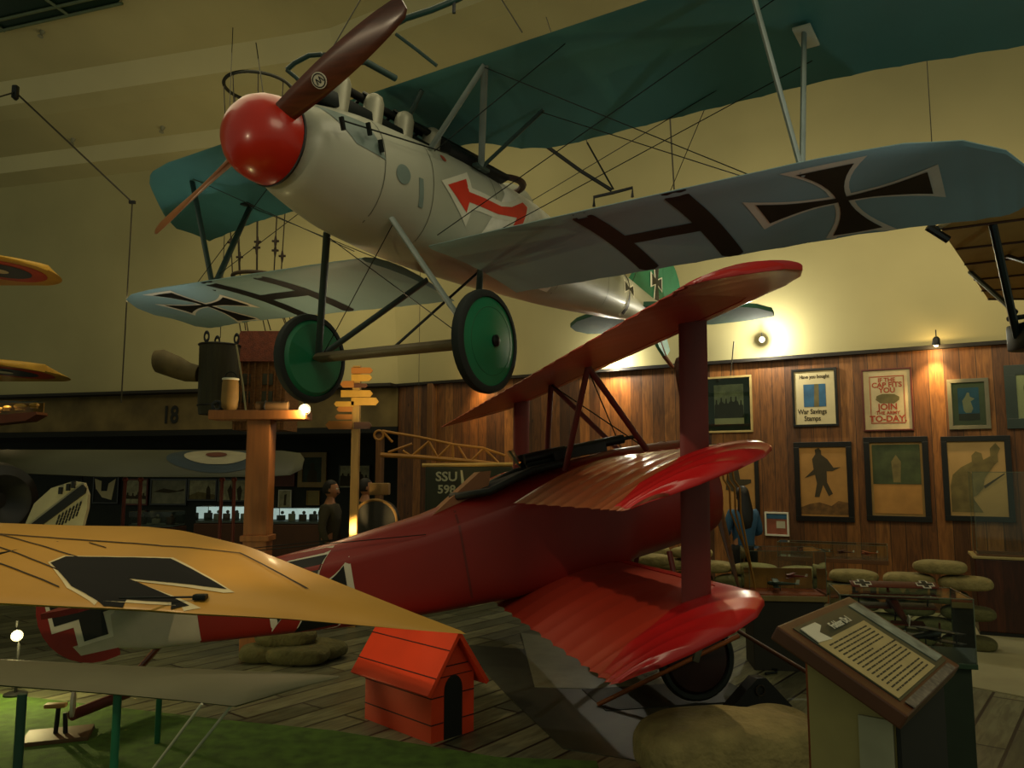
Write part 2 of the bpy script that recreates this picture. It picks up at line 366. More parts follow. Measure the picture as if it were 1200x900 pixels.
def prop_blade(L_, ang, x0=.19, ch=.088, tw0=55, tw1=22, axis=1):
    mb = MB(); rings = []; d = V((0, cos(ang), sin(ang))); t = V((0, -sin(ang), cos(ang)))*axis
    for i in range(15):
        u = i/14; r = .1+u*(L_-.1) if i < 14 else L_; u = u if i < 13 else (.985 if i == 13 else 1.0); r = r if i != 13 else L_-.04; c = ch*(.75+.95*u-.95*u**3)*(1 if u < .99 else .55)
        tw = RD(lerp(tw0, tw1, u)); w = t*cos(tw)+V((1, 0, 0))*sin(tw); th = t*-sin(tw)+V((1, 0, 0))*cos(tw); h = lerp(.075, .012, u**.6)
        rings.append([V((x0, 0, 0))+d*r+w*c*cos(2*pi*k/12)+th*h*.5*sin(2*pi*k/12) for k in range(12)])
    return mb.ring_loft(rings)
pr = obj('propeller', prop_blade(1.38, RD(22.5)), wood, A)
pb = obj('propeller_blade', prop_blade(1.23, RD(203)), wood2, pr)
# round maker's mark on the upper blade
d_ = V((0, cos(RD(22.5)), sin(RD(22.5)))); t_ = V((0, -sin(RD(22.5)), cos(RD(22.5)))); tw_ = RD(lerp(55, 22, .42)); th_ = t_*-sin(tw_)+V((1, 0, 0))*cos(tw_); wv_ = t_*cos(tw_)+V((1, 0, 0))*sin(tw_)
mc = V((.19, 0, 0))+d_*.63+th_*.022; me_ = obj('maker_mark', MB().lathe([(.052, 0), (.052, .006)], mc, th_, 24), white, pr)
mb = MB(); mb.torus(mc+th_*.007, th_, .042, .004, 24, 6)
for q, a in ((-.018, .35), (-.006, -.35), (.01, .35), (.022, -.35)): c_ = mc+th_*.007+d_*q; e_ = (wv_+d_*a).normalized(); mb.tube([c_-e_*.02, c_+e_*.02], .0035, 6)
obj('mark_lettering', mb, black, me_)
# engine: four visible cylinders, camshaft, exhaust and pipes standing above the cowling
eng = MB().box((-.95, 0, .44), (1.55, .34, .12), None, .02); en = obj('engine', eng, steel, A)
cylm = mat('cylinder_grey', '9a9883', .45, .3)
for k in range(4):
    c = MB().lathe([(.085, 0), (.09, .02), (.08, .04), (.08, .24), (.062, .29), (.03, .31)], (-.42-.36*k, .1, .36), (0, .12, 1), 16); obj('cylinder', c, cylm, en)
    c = MB().tube([(-.42-.36*k, .15, .62), (-.42-.36*k, .02, .71), (-.42-.36*k, -.1, .62)], .016, 8); obj('rocker_arm', c, steel, en)
obj('camshaft_cover', MB().tube([(-.3, .0, .67), (-1.7, .0, .67)], .035, 10), black, en)
ex = MB().tube([(-.4, -.16, .52), (-1.5, -.2, .54), (-1.9, -.25, .5), (-2.15, -.35, .42)], [.04, .05, .055, .05], 12); obj('exhaust_pipe', ex, black, en)
obj('engine_fairing', MB().ring_loft([sup(-1.55-.1*i, .3+.02*i, .6-.015*i, .35) for i in range(8)]), black, A)
# water pipe loop ahead of the wing
obj('water_pipe', MB().tube([(-.35, .02, .66), (-.5, .02, .86), (-.75, .05, .95), (-1.05, .1, .93)], .028, 10), dgreen, A)
obj('water_pipe', MB().tube([(-1.2, .1, .62), (-1.15, .3, .82)], .02, 10), dgreen, A)
# cockpit and guns
ck = MB().torus((-2.55, 0, .5), (0, 0, 1), .27, .03, 28, 8, sy=1.3); ct = obj('cockpit', ck, mat('brown_leather', '3a1d10', .6), A)
for s in (-1, 1): obj('machine_gun', MB().tube([(-1.2, .14*s, .6), (-2.2, .14*s, .62)], [.03, .035], 10), steel, A)
obj('headrest', MB().ball((-3.0, 0, .5), .2, (1.6, .7, .8)), albm, A)
# upper wing (one piece) and the two lower wings
k_ = .09
def zw(z0, x, x0=-1.05): return z0+k_*(x-x0)
ztop = .87
up = [(-4.62, -2.25, -2.75, 0, 0), (-4.4, -1.95, -2.72, 0, 0), (-4.05, -1.62, -2.66, 0, 0), (-3.7, -1.3, -2.6, 0, 0), (-3.4, -1.12, -2.56, 0, 0), (-3.0, -1.06, -2.54, 0, 0), (-.75, -1.05, -2.55, 0, 0), (-.45, -1.05, -2.42, 0, 0), (-.2, -1.05, -2.18, 0, 0), (0, -1.05, -2.12, 0, 0)]
up = up+[(-a[0], *a[1:]) for a in up[::-1][1:]]
up = [(a[0], a[1], a[2], zw(ztop, a[1]), zw(ztop, a[2])-.0) for a in up]
ribs = sorted(set([round(-4.62+.33*i, 2) for i in range(29)]+[-.45, -.2, 0, .2, .45, 4.62]))
uw = obj('upper_wing', wing(MB(), ribbed(up, ribs, .94, .02), .06, .045), blue, A, ang=30)
def low(s):
    t = [(.36, -1.2, -2.5, 0, 0), (1.0, -1.18, -2.5, 0, 0), (3.3, -1.16, -2.46, 0, 0), (3.75, -1.2, -2.5, 0, 0), (4.05, -1.32, -2.55, 0, 0), (4.25, -1.55, -2.55, 0, 0), (4.36, -1.85, -2.42, 0, 0)]
    t = [(a[0], a[1], a[2], -.49+.024*a[0]+k_*(a[1]+1.2), -.49+.024*a[0]+k_*(a[2]+1.2)) for a in t]
    rb = [.36, .7, 1.05, 1.4, 1.75, 2.1, 2.45, 2.8, 3.15, 3.5, 3.8, 4.05, 4.2, 4.3, 4.36]
    st = ribbed(t, rb, .94, .02)
    if s < 0: st = [(-a[0], *a[1:]) for a in st]
    return obj('lower_wing', wing(MB(), st, .06, .045), lowgrey, A, ang=30)
lw = {s: low(s) for s in (1, -1)}
for s in (1, -1):
    def onwing(poly, m, nm, par, off=.004): return decal(lw[s], poly, (0, 0, -1.2), (1, 0, 0), (0, 1, 0), (0, 0, 1), m, nm, par, off)
    cx, cy = -1.84, s*3.33
    c0 = onwing(xf(patty(.63, .07, .27), cx, cy, 0, .98, .92), white, 'cross_border', lw[s], .003)
    onwing(xf(patty(.56, .035, .18), cx, cy, 0, .98, .92), black, 'iron_cross', lw[s], .007)
    for y0 in (1.72, 2.42): onwing([(-1.17, s*(y0-.085)), (-1.17, s*(y0+.085)), (-2.5, s*(y0+.085)), (-2.5, s*(y0-.085))], black, 'painted_band', lw[s])
    onwing([(-1.76, s*1.8), (-1.76, s*2.35), (-1.93, s*2.35), (-1.93, s*1.8)], black, 'painted_band', lw[s])
for s in (1, -1):
    lo, T1, T2 = ((-1.3, 3.2, -.42), (-1.12, 2.95, .85), (-1.86, 3.12, .79)) if s > 0 else ((-1.4, -2.62, -.43), (-1.46, -3.16, .83), (-2.22, -3.16, .76))
    obj('wing_strut', MB().tube([lo, T1], .034, 10, .5, (1, 0, 0)), strutgrey if s > 0 else dgreen, A)
    obj('wing_strut', MB().tube([lo, T2], .034, 10, .5, (1, 0, 0)), strutgrey if s > 0 else dgreen, A)
    obj('strut_fitting', MB().box((T2[0]-.06, T2[1], .79), (.3, .12, .02), None, .004), white if s > 0 else steel, A)
    # centre-section struts
    a1, a2 = (-1.15, s*.92, .86), (-1.9, s*1.0, .78); f1, f2 = (-1.2, s*.36, .33), (-1.85, s*.4, .38)
    obj('cabane_strut', MB().tube([f1, a1], .03, 10, .5, (1, 0, 0)), strutgrey, A)
    obj('cabane_strut', MB().tube([f2, a1], .034, 10, .5, (1, 0, 0)), strutgrey, A)
    obj('cabane_strut', MB().tube([f2, a2], .022, 10, .6, (1, 0, 0)), dgreen, A)
    obj('strut_foot', MB().box(f2, (.2, .05, .03), None, .006), dgreen, A)
# undercarriage
for s in (1, -1):
    hub = V((-1.2, s*.84, -1.29))
    obj('gear_strut', MB().tube([(-.78, s*.34, -.36), hub], .036, 10, .55, (1, 0, 0)), strutgrey if s > 0 else dgreen, A)
    obj('gear_strut', MB().tube([(-2.0, s*.3, -.5), hub], .034, 10, .55, (1, 0, 0)), dgreen, A)
    w = V((-1.2, s*.93, -1.29))
    prf = [(.335, -.045), (.36, -.045), (.385, -.03), (.392, 0), (.385, .03), (.36, .045), (.335, .045), (.325, 0), (.335, -.045)]
    ty = obj('wheel', MB().lathe(prf, w, (0, 1, 0), 48, (False, False)), rubber, A)
    obj('wheel_cover', MB().lathe([(.30, -.062*s), (.336, -.03*s), (.336, .03*s), (.28, .048*s), (.04, .085*s), (.0, .085*s)], w, (0, 1, 0), 48), green, ty)
    obj('hub', MB().lathe([(.045, .07*s), (.045, .1*s), (.02, .115*s), (0, .115*s)], w, (0, 1, 0), 16), steel, ty)
    obj('rim_line', MB().torus(w+V((0, .05*s, 0)), (0, 1, 0), .255, .004, 40, 6), mat('green_dark_line', '0c5a38', .5), ty)
obj('axle_fairing', MB().tube([(-1.2, -.86, -1.29), (-1.2, -.8, -1.29), (-1.2, .8, -1.29), (-1.2, .86, -1.29)], [.045, .085, .085, .045], 14, .5, (1, 0, 0)), mat('axle_brown', '6d6048', .5), A)
obj('cross_brace', MB().tube([(-2.0, .28, -.5), (-1.2, .0, -1.28)], .012, 8), steel, A)
# tail
def slabpoly(poly, y, t, plane='XZ'):
    mb = MB(); mb.prism(poly, (0, y-t/2, 0), (1, 0, 0), (0, 0, 1), (0, 1, 0), t) if plane == 'XZ' else mb.prism(poly, (0, 0, y-t/2), (1, 0, 0), (0, 1, 0), (0, 0, 1), t); return mb
fin = [(-5.75, .2), (-6.1, .55), (-6.5, .78), (-6.9, .85), (-6.9, -.1)]
f_ = obj('fin', slabpoly(fin, 0, .06), tailgreen, A, False)
rud = [(-6.92, .85)]+[(-6.92-.72*sin(RD(a)), .3+.62*cos(RD(a))) for a in range(0, 181, 15)]+[(-6.92, -.32)]
r_ = obj('rudder', slabpoly(rud, 0, .05), tailgreen, A, False)
for ob, (cx, cz), in ((f_, (-6.62, .4)),):
    obj('cross_border', slabpoly(xf(balk(.2, .3, .05, .11), cx, cz), .045, .01), white, ob, False); obj('tail_cross', slabpoly(xf(balk(.165, .265, .03, .08), cx, cz), .052, .01), black, ob, False)
finb = obj('lower_fin', slabpoly([(-6.3, -.15), (-6.9, -.15), (-7.15, -.5), (-7.0, -.62), (-6.75, -.5)], 0, .05), mat('teal_fin', '4f8a78', .5), A, False)
obj('tail_skid', MB().tube([(-6.6, 0, -.2), (-7.0, 0, -.6), (-7.3, 0, -.72)], [.03, .035, .03], 8), wood, A)
tp = [(-5.85, .1), (-6.1, .65), (-6.4, 1.1), (-6.75, 1.4), (-7.1, 1.5), (-7.4, 1.45), (-7.55, 1.1), (-7.6, .5), (-7.35, .05)]
for s in (1, -1): obj('tailplane', slabpoly([(x, y*s) for x, y in tp], -.06, .06, 'XY'), mat('dark_green_fabric', '14402e', .9), A, False)
# markings on the fuselage side: red lightning arrow, white patch, cross, inspection plates
sideO, sN = (0, 1.2, 0), (0, -1, 0)
def side(poly, m, nm, off=.004, par=None): return decal(fa, poly, sideO, (1, 0, 0), (0, 0, 1), sN, m, nm, par or fa, off, .06)
side([(-2.21, .5), (-2.22, .26), (-1.94, -.06), (-1.81, -.25), (-1.8, -.45), (-3.3, -.42), (-3.25, .3), (-3.1, .5)], mat('glossy_white', 'e0ddcc', .5), 'white_band', .003)
arrow_i = [(-1.32, .05), (-1.59, .19), (-1.61, .08), (-1.84, .095), (-2.11, .1), (-2.29, .15), (-2.55, .28), (-2.62, .25), (-2.41, -.05), (-2.29, -.04), (-2.37, .07), (-2.04, .01), (-1.78, .0), (-1.61, -.01), (-1.58, -.11)]
arrow_o = [(-1.24, .06), (-1.64, .27), (-1.66, .13), (-1.84, .14), (-2.11, .145), (-2.29, .2), (-2.54, .34), (-2.7, .27), (-2.44, -.11), (-2.2, -.09), (-2.24, .0), (-2.04, -.035), (-1.78, -.045), (-1.65, -.06), (-1.6, -.22)]
side(arrow_o, white, 'arrow_border', .005); side(arrow_i, mat('arrow_red', 'd2301a', .5), 'red_arrow', .008)
side(xf(balk(.19, .36, .03, .1), -5.3, .02), white, 'cross_border', .005); side(xf(balk(.155, .31, .012, .065), -5.3, .02), black, 'tail_cross', .009)
pat = mat('grey_green_plate', '6f8079', .5)
side(poly_circle(-.8, -.03, .075), pat, 'inspection_plate'); side([(-1.02, .0), (-.97, .0), (-1.0, -.22), (-1.05, -.22)], pat, 'inspection_plate')
side(poly_circle(-1.35, .3, .03), mat('red_ring', 'a0452c', .5), 'warning_ring')
# louvred side panel behind the spinner, seams
sm = mat('seam_grey', '5c5d50', .6)
for x in (-.62, -1.15, -2.05, -3.4, -4.6): side([(x, -.6), (x+.008, -.6), (x+.008, .6), (x, .6)], sm, 'panel_seam', .002)
pn = side([(-.12, .3), (-.5, .28), (-.62, .02), (-.35, .06)], pat, 'cowling_panel', .003)
for x, z in ((-.16, .12), (-.42, .18), (-.55, .1)): obj('latch', MB().box((x, .43, z), (.02, .03, .09), Matrix.Rotation(.3, 4, 'Y')), steel, A)
obj('latch_rod', MB().tube([(-.15, .41, .15), (-1.3, .47, .3)], .006, 6), steel, A)
# rigging
wires = []
for s in (1, -1):
    wires += [((-1.2, s*.45, -.4), (-1.4, s*3.05, .82)), ((-1.6, s*.45, -.4), (-2.2, s*3.1, .75)), ((-1.15, s*.9, .85), (-1.4, s*3.0, -.42)), ((-1.9, s*.95, .78), (-1.45, s*3.0, -.42)), ((-1.2, s*.4, .3), (-1.2, s*1.6, .85))]
wires += [((-.8, .34, -.4), (-1.2, -.8, -1.29)), ((-.8, -.34, -.4), (-1.2, .8, -1.29)), ((-3.2, .1, .55), (-2.3, 2.4, .78)), ((-5.9, 0, .25), (-2.5, 2.2, .76))]
for a, b in wires: obj('rigging_wire', MB().tube([a, b], .004, 5), steel, A)
# suspension cables, each from the airframe up to the roof
rope = mat('steel_cable', '3a3524', .6)
def cable(name, a, b, label, r=.006, group=None, m=None):
    o = obj(name, MB().tube([V(a)-V(a), V(b)-V(a)], r, 6), m or rope); o.location = a; return tag(o, label, 'cable', group)
def wp(l): return V(TA[0])+RA @ V(l)
# ---------------------------------------------------------------- red triplane on the floor
TD = ((1.7169, 7.589, 1.7244), (12.956, 10.574, -1.442)); RDm = eul(*TD[1])
D = thing('triplane', 'red triplane standing on the museum floor, nose to the right', 'aeroplane', TD[0], M=RDm)
redf = mat('red_fabric', '8c1d14', .45, var=.12, scale=1.5, coat=.08); redw = mat('red_wing_fabric', 'a8321f', .42, var=.1, scale=1.5, coat=.1); redd = mat('deep_red_fabric', '6e211b', .5, var=.1)
redply_littip = mat('red_plywood_and_lit_tip', 'b01a1c', .32, coat=.25, var=.06)  # also colours the lit red painted over the wing tips
ft = [(.12, .30, .30, -.30), (.1, .42, .42, -.42), (-.02, .47, .47, -.47), (-.2, .48, .48, -.48), (-.55, .47, .5, -.5), (-.75, .43, .5, -.52), (-1.2, .38, .47, -.58), (-1.9, .35, .4, -.6), (-2.6, .29, .26, -.58), (-3.4, .22, .17, -.53), (-4.2, .14, .13, -.44), (-4.9, .05, .05, -.36)]
def box_round(x, hw, zt, zb, e, n=40):
    r = []; zc = (zt+zb)/2+(.0); hh = (zt-zb)/2
    for k in range(n):
        a = 2*pi*(k+.5)/n; c, s = cos(a), sin(a); ee = e if s < .2 else lerp(e, 2.3, min(1, (s-.2)*3))
        r.append((x, hw*abs(c)**(2/ee)*(1 if c > 0 else -1), zc+hh*abs(s)**(2/ee)*(1 if s > 0 else -1)))
    return r
rings = []
for q in ft[:6]: rings.append(box_round(*q, 2.0 if q[0] > -.3 else 2.6))
for i in range(1, 30):
    x = -.75-4.15*i/29; hw, zt, zb = interp([(-a[0], *a[1:]) for a in ft], -x); rings.append(box_round(x, hw, zt, zb, 5.5))
fd = obj('fuselage', MB().ring_loft(rings), redf, D, ang=50)
obj('cowling_face', MB().lathe([(.34, .1), (.36, .135), (.30, .12), (.12, .1), (0, .1)], (0, 0, 0), (1, 0, 0), 36), redply_littip, D)
obj('cowling_lip', MB().torus((-.21, 0, 0), (1, 0, 0), .482, .008, 40, 6), redd, D)
for a in range(9): obj('engine_cylinder', MB().tube([(.06, .1*cos(a*.698), .1*sin(a*.698)), (.06, .33*cos(a*.698), .33*sin(a*.698))], .05, 10), steel, D)
obj('propeller', prop_blade(1.28, RD(84), .22, .1), wood, D); obj('propeller', prop_blade(1.28, RD(264), .22, .1), wood, D)
def dwing(nm, yl_, yt_, xl, ch, z, cut=0, k=.08, scal=.03, m=redw, sg=.86):
    dy = yt_-yl_; t = [(0, 0), (yl_, 0), (yl_+.3*dy, .06), (yl_+.6*dy, .2), (yl_+.82*dy, .42), (yl_+.95*dy, .7), (yt_, .92)]
    xt = xl-ch
    if cut: t = [(0, 0, xt+cut), (.36, 0, xt+cut), (.55, 0, xt)]+[(y, a, xt) for y, a in t[1:]]
    else: t = [(y, a, xt) for y, a in t]
    t = [(y, xl-a*min(1, ch), b+(.04 if i == len(t)-1 else 0)) for i, (y, a, b) in enumerate(t)]
    t = [(y, a, b, z+k*(a-xl), z+k*(b-xl)) for y, a, b in t]
    t = [(-q[0], *q[1:]) for q in t[::-1]]+t[1:]
    n_ = int(yl_/.3); rb = [yl_*i/n_ for i in range(n_+1)]+[yl_+.3*dy, yl_+.6*dy, yl_+.82*dy, yl_+.95*dy, yt_]+([.36, .55] if cut else [])
    rb = sorted(set([round(v, 3) for v in rb]+[-round(v, 3) for v in rb])); st = ribbed(t, rb, sg, scal)
    w = obj(nm, wing(MB(), st, .1, .045, 10), m, D, ang=28); rings = []
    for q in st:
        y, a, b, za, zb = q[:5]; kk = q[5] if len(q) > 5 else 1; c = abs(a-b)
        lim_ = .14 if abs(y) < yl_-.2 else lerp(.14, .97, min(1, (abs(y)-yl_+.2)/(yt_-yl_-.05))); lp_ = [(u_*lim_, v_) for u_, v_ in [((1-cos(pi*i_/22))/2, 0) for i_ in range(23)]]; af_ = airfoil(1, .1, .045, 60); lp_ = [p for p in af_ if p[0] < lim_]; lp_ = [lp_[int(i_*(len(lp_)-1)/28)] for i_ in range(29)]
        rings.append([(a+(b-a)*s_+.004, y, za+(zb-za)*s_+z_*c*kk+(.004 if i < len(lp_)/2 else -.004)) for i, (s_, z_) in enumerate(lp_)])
    obj('leading_edge', MB().ring_loft(rings), redply_littip, w, ang=60); return w  # plywood edge cap; its spread across the tips paints light-catching red
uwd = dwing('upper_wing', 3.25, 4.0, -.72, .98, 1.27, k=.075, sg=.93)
mwd = dwing('middle_wing', 2.6, 3.1, -.66, 1.2, .38, .38, k=.13, m=mat('red_fabric_warm_sheen', '94502f', .36, var=.1, coat=.5))  # brown tint puts the warm glossy reflection into the red colour
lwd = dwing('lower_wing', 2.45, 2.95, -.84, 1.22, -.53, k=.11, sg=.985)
for s in (1, -1):
    obj('interplane_strut', MB().tube([(-.87, s*2.4, 1.27), (-1.06, s*2.4, .37), (-1.25, s*2.4, -.52)], .1, 14, .22, (1, 0, 0)), redd, D)
    obj('strut_shoe', MB().tube([(-1.15, s*2.42, -.5), (-1.4, s*2.42, -.52)], .02, 8), steel, D)
    u0 = (-1.0, s*.6, 1.25)
    obj('cabane_strut', MB().tube([(-.5, s*.32, .44), u0], .028, 10, .6, (1, 0, 0)), redd, D)
    obj('cabane_strut', MB().tube([(-1.3, s*.32, .4), u0], .028, 10, .6, (1, 0, 0)), redd, D)
for a, b in (((-.5, .3, .46), (-1.0, -.58, 1.24)), ((-.5, -.3, .46), (-1.0, .58, 1.24))): obj('cabane_wire', MB().tube([a, b], .006, 6), steel, D)
# cockpit rim, guns and decking
obj('cockpit', MB().tube([(-1.25+.0, .3, .47), (-1.6, .33, .46), (-2.0, .33, .35), (-2.25, .15, .355), (-2.28, 0, .36), (-2.25, -.15, .355), (-2.0, -.33, .35), (-1.6, -.33, .46), (-1.25, -.3, .47)], .035, 10), mat('black_leather', '0d120e', .6), D)
obj('cockpit_well', MB().ring_loft([[(x, y*w, z) for y in (-1, -.5, 0, .5, 1)] for x, w, z in ((-1.28, .3, .475), (-1.6, .33, .46), (-2.0, .31, .39), (-2.24, .17, .345))], closed=False), mat('well_dark', '080a08', .9), D)
fr = MB().prism([(-2.5, .24), (-1.98, .36), (-1.92, .52), (-2.02, .53)], (0, -.15, 0), (1, 0, 0), (0, 0, 1), (0, 1, 0), .3); obj('headrest', fr, mat('tan_headrest', '96603a', .5), D)
for s in (1, -1):
    g = obj('machine_gun', MB().tube([(-.5, .13*s, .58), (-.62, .13*s, .58), (-.63, .13*s, .58), (-1.2, .13*s, .57), (-1.21, .13*s, .57), (-1.6, .13*s, .56)], [.018, .018, .042, .042, .05, .05], 12), black, D)
    obj('cooling_jacket', MB().box((-1.38, .13*s, .545), (.42, .07, .12), None, .01), steel, g)
    obj('ammunition_belt', MB().box((-1.1, .23*s, .54), (.5, .04, .08), Matrix.Rotation(.2*s, 4, 'X')), black, g)
obj('windscreen', MB().box((-1.66, 0, .6), (.02, .2, .14), Matrix.Rotation(-.4, 4, 'Y')), glass(), D)
# undercarriage
for s in (1, -1):
    w = V((-.66, s*.85, -1.29)); prf = [(.28, -.04), (.31, -.04), (.33, -.02), (.335, 0), (.33, .02), (.31, .04), (.28, .04), (.275, 0), (.28, -.04)]
    ty = obj('wheel', MB().lathe(prf, w, (0, 1, 0), 40, (False, False)), rubber, D)
    obj('wheel_cover', MB().lathe([(.25, -.05*s), (.285, 0), (.25, .04*s), (.03, .07*s), (0, .07*s)], w, (0, 1, 0), 36), mat('shaded_wheel_cover', '2a120e', .5), ty)  # shading on the cover is put into its dark colour
    obj('gear_strut', MB().tube([(-.5, s*.36, -.48), (-.66, s*.76, -1.26)], .026, 10, .6, (1, 0, 0)), redd, D)
    obj('gear_strut', MB().tube([(-1.25, s*.34, -.52), (-.68, s*.76, -1.26)], .026, 10, .6, (1, 0, 0)), redd, D)
wing_ax = MB(); wing(wing_ax, [(-.78, -.45, -.95, -1.22, -1.24), (.78, -.45, -.95, -1.22, -1.24)], .14, .03); obj('axle_wing', wing_ax, redf, D)
# tail: rudder with cross, tailplane
whitef = mat('white_fabric', 'b5b09a', .6, var=.08)
obj('tail_fairing', MB().ring_loft([box_round(x, hw+.006, zt+.006, zb-.006, 4) for x, hw, zt, zb in ((-4.5, .105, .105, -.405), (-4.9, .06, .06, -.365), (-5.15, .02, .04, -.3))]), whitef, D)
rd = [(-5.13, -.36)]+[(-5.26+.42*cos(RD(a)), .06+.44*sin(RD(a))) for a in range(285, 70, -12)]+[(-5.13, .5), (-5.1, .1)]
rdd = obj('rudder', slabpoly(rd, 0, .04), redf, D, False)
obj('rudder_base', slabpoly([(-5.12, -.3), (-5.12, -.18), (-5.45, -.22), (-5.4, -.3)], 0, .045), whitef, rdd, False)
obj('cross_border', slabpoly(xf(plus(.3, .14), -5.3, .08, .1), 0, .05), white, rdd, False); obj('tail_cross', slabpoly(xf(plus(.27, .09), -5.3, .08, .1), 0, .056), black, rdd, False)
tpd = [(-4.5, 0), (-5.1, .95), (-5.2, .98), (-5.35, .9), (-5.2, 0)]
for s in (1, -1): obj('tailplane', slabpoly([(x, y*s) for x, y in tpd], .13, .04, 'XY'), redf, D, False)
# fuselage crosses
def dside(poly, m, nm, off): return decal(fd, poly, (0, -1.2, 0), (1, 0, 0), (0, 0, 1), (0, 1, 0), m, nm, fd, off, .06)
dside(xf(patty(.37, .08, .26), -3.6, -.19, 0, .95, .92), white, 'cross_border', .003); dside(xf(patty(.31, .05, .19), -3.6, -.19, 0, .95, .92), black, 'iron_cross', .007)
dside([(-2.32, -.5), (-2.3, -.5), (-2.3, .3), (-2.32, .3)], redd, 'panel_seam', .003)
dside(poly_circle(-.95, .02, .035), black, 'oil_hole', .004)
obj('tail_skid', MB().tube([(-4.7, 0, -.25), (-5.0, 0, -.5), (-5.15, 0, -.56)], .025, 8), wood, D)
for s in (1, -1): obj('control_wire', MB().tube([(-2.6, s*.3, .1), (-5.0, s*.1, .35)], .004, 5), steel, D)
# ---------------------------------------------------------------- pictures on the timber wall
wd = (WA-WB).normalized(); wn = V((wd.y, -wd.x, 0)); wn = wn if wn.y < 0 else -wn      # wn points into the room
def text(name, body, size, m, parent, loc, rot, depth=.002, align='CENTER', sx=1.0):
    cu = bpy.data.curves.new('t', 'FONT'); cu.body = body; cu.size = size; cu.extrude = depth; cu.offset = size*.025; cu.align_x = align; cu.align_y = 'CENTER'; cu.resolution_u = 3
    t = bpy.data.objects.new('t', cu); me = bpy.data.meshes.new_from_object(t); bpy.data.objects.remove(t)
    me.materials.clear(); me.materials.append(m); o = bpy.data.objects.new(name, me); C.objects.link(o); o.parent = parent
    o.location = loc; o.rotation_euler = rot; o.scale = (sx, 1, 1); return o
class Pic:
    """framed picture; local x right, z up, -y towards the viewer"""
    def __init__(s, box, label, fr, border, matc=None, mw=.0, paper=None, c=0.0, cat='picture', group=None, d=wd, P0=None, name='framed_picture', fd=.04):
        n = V((d.y, -d.x, 0)); P0 = P0 if P0 is not None else WB
        pl = (n, n.dot(P0)); x0, x1, y0, y1 = box; ym = (y0+y1)/2; xm = (x0+x1)/2
        a, b = pix(x0, ym, pl=pl), pix(x1, ym, pl=pl); t, u = pix(xm, y0, pl=pl), pix(xm, y1, pl=pl)
        s.w = (b-a).length; s.h = (t-u).length; ce = (a+b)/2; ce.z = (t.z+u.z)/2
        s.o = thing(name, label, cat, ce+n*(.002 if n.y < 0 else -.002), math.atan2(d.y, d.x), group); s.s = 1
        w, h = s.w/2, s.h/2; mb = MB()
        for cx, cz, sx, sz in ((0, h-border/2, s.w, border), (0, -h+border/2, s.w, border), (-w+border/2, 0, border, s.h-2*border), (w-border/2, 0, border, s.h-2*border)): mb.box((cx, -fd/2, cz), (sx, fd, sz), None, .003)
        obj('frame', mb, fr, s.o, False)
        s.iw, s.ih = w-border, h-border
        if matc: obj('mat_board', MB().box((0, -.008, 0), (2*s.iw, .012, 2*s.ih)), matc, s.o, False); s.iw -= mw; s.ih -= mw
        s.pic = obj('picture', MB().box((0, -.018, 0), (2*s.iw, .006, 2*s.ih)), paper, s.o, False); s.y = -.022
    def shape(s, poly, m, nm, k=1):
        """poly in -1..1 picture coordinates"""
        return obj(nm, MB().prism([(x*s.iw, y*s.ih) for x, y in poly], (0, s.y-.001*k, 0), (1, 0, 0), (0, 0, 1), (0, -1, 0), .001), m, s.pic, False)
    def txt(s, body, size, m, x, y, sx=1): return text('lettering', body, size, m, s.pic, (x*s.iw, s.y-.001, y*s.ih), (pi/2, 0, 0), .001, sx=sx)
    def glaze(s): obj('glazing', MB().box((0, s.y-.008, 0), (2*s.w/2-.04, .002, s.h-.04)), glass(), s.o, False); return s
fblk = mat('black_frame', '0e0e0b', .35, coat=.3); fgold = mat('pale_gold_frame', 'b49c62', .4); fred = mat('red_brown_frame', '5a2216', .45); fgrey = mat('grey_frame', '6d6a55', .45)
cmat = mat('cream_mat', 'a59a73', .8); paper = mat('aged_paper', 'cbbb8e', .8, var=.06); tan = mat('orange_tan_print', 'a87a3c', .75, var=.15, scale=4); dkfig = mat('dark_olive_ink', '3a3018', .8); grn = mat('dark_green_print', '3a4526', .75, var=.4, scale=6)
bluep = mat('blue_print', '2c5a7a', .7, var=.4, scale=5); redink = mat('red_ink', 'a03a1c', .7); khaki = mat('khaki_ink', '6b6038', .8, var=.3, scale=8)
photo = mat('grey_photo', '6d6a52', .7, var=.5, scale=7); photo2 = mat('pale_photo', '9a9472', .7, var=.35, scale=8)
def crowd(n, seed, base=-1, top=.1):
    r = random.Random(seed); p = [(-1, base)]
    for i in range(n):
        x = -1+2*i/n; d = 2/n; h = top+r.uniform(-.15, .2)
        p += [(x+.1*d, h-.25), (x+.3*d, h-.2), (x+.35*d, h), (x+.6*d, h+.02), (x+.65*d, h-.2), (x+.9*d, h-.25)]
    return p+[(1, base)]
p = Pic((828, 882, 441, 507), 'small pale-framed photograph of a crowd of soldiers, beside the triplane strut', fgold, .03, mat('dark_green_mat', '1c2a1c', .7), .1, photo2, group=None)
p.shape(crowd(6, 3, -.7, .3), dkfig, 'soldiers'); p.shape([(-1, -.7), (1, -.7), (1, -1), (-1, -1)], paper, 'caption_strip'); p.glaze()
p = Pic((929, 982, 432, 500), 'black-framed cream poster with a blue scene above two lines of text', fblk, .035, None, 0, paper)
p.shape([(-.55, -.35), (.55, -.35), (.55, .5), (-.55, .5)], bluep, 'blue_scene'); p.shape([(-.05, -.35), (.2, -.35), (.22, .5), (0, .5)], khaki, 'figure', 2); p.shape(crowd(5, 8, -.35, -.02)[0:], dkfig, 'figure', 1) if 0 else None
p.txt('Have you bought', .075, dkfig, 0, .78, .8); p.txt('War Savings\nStamps', .1, dkfig, -.15, -.66, .8)
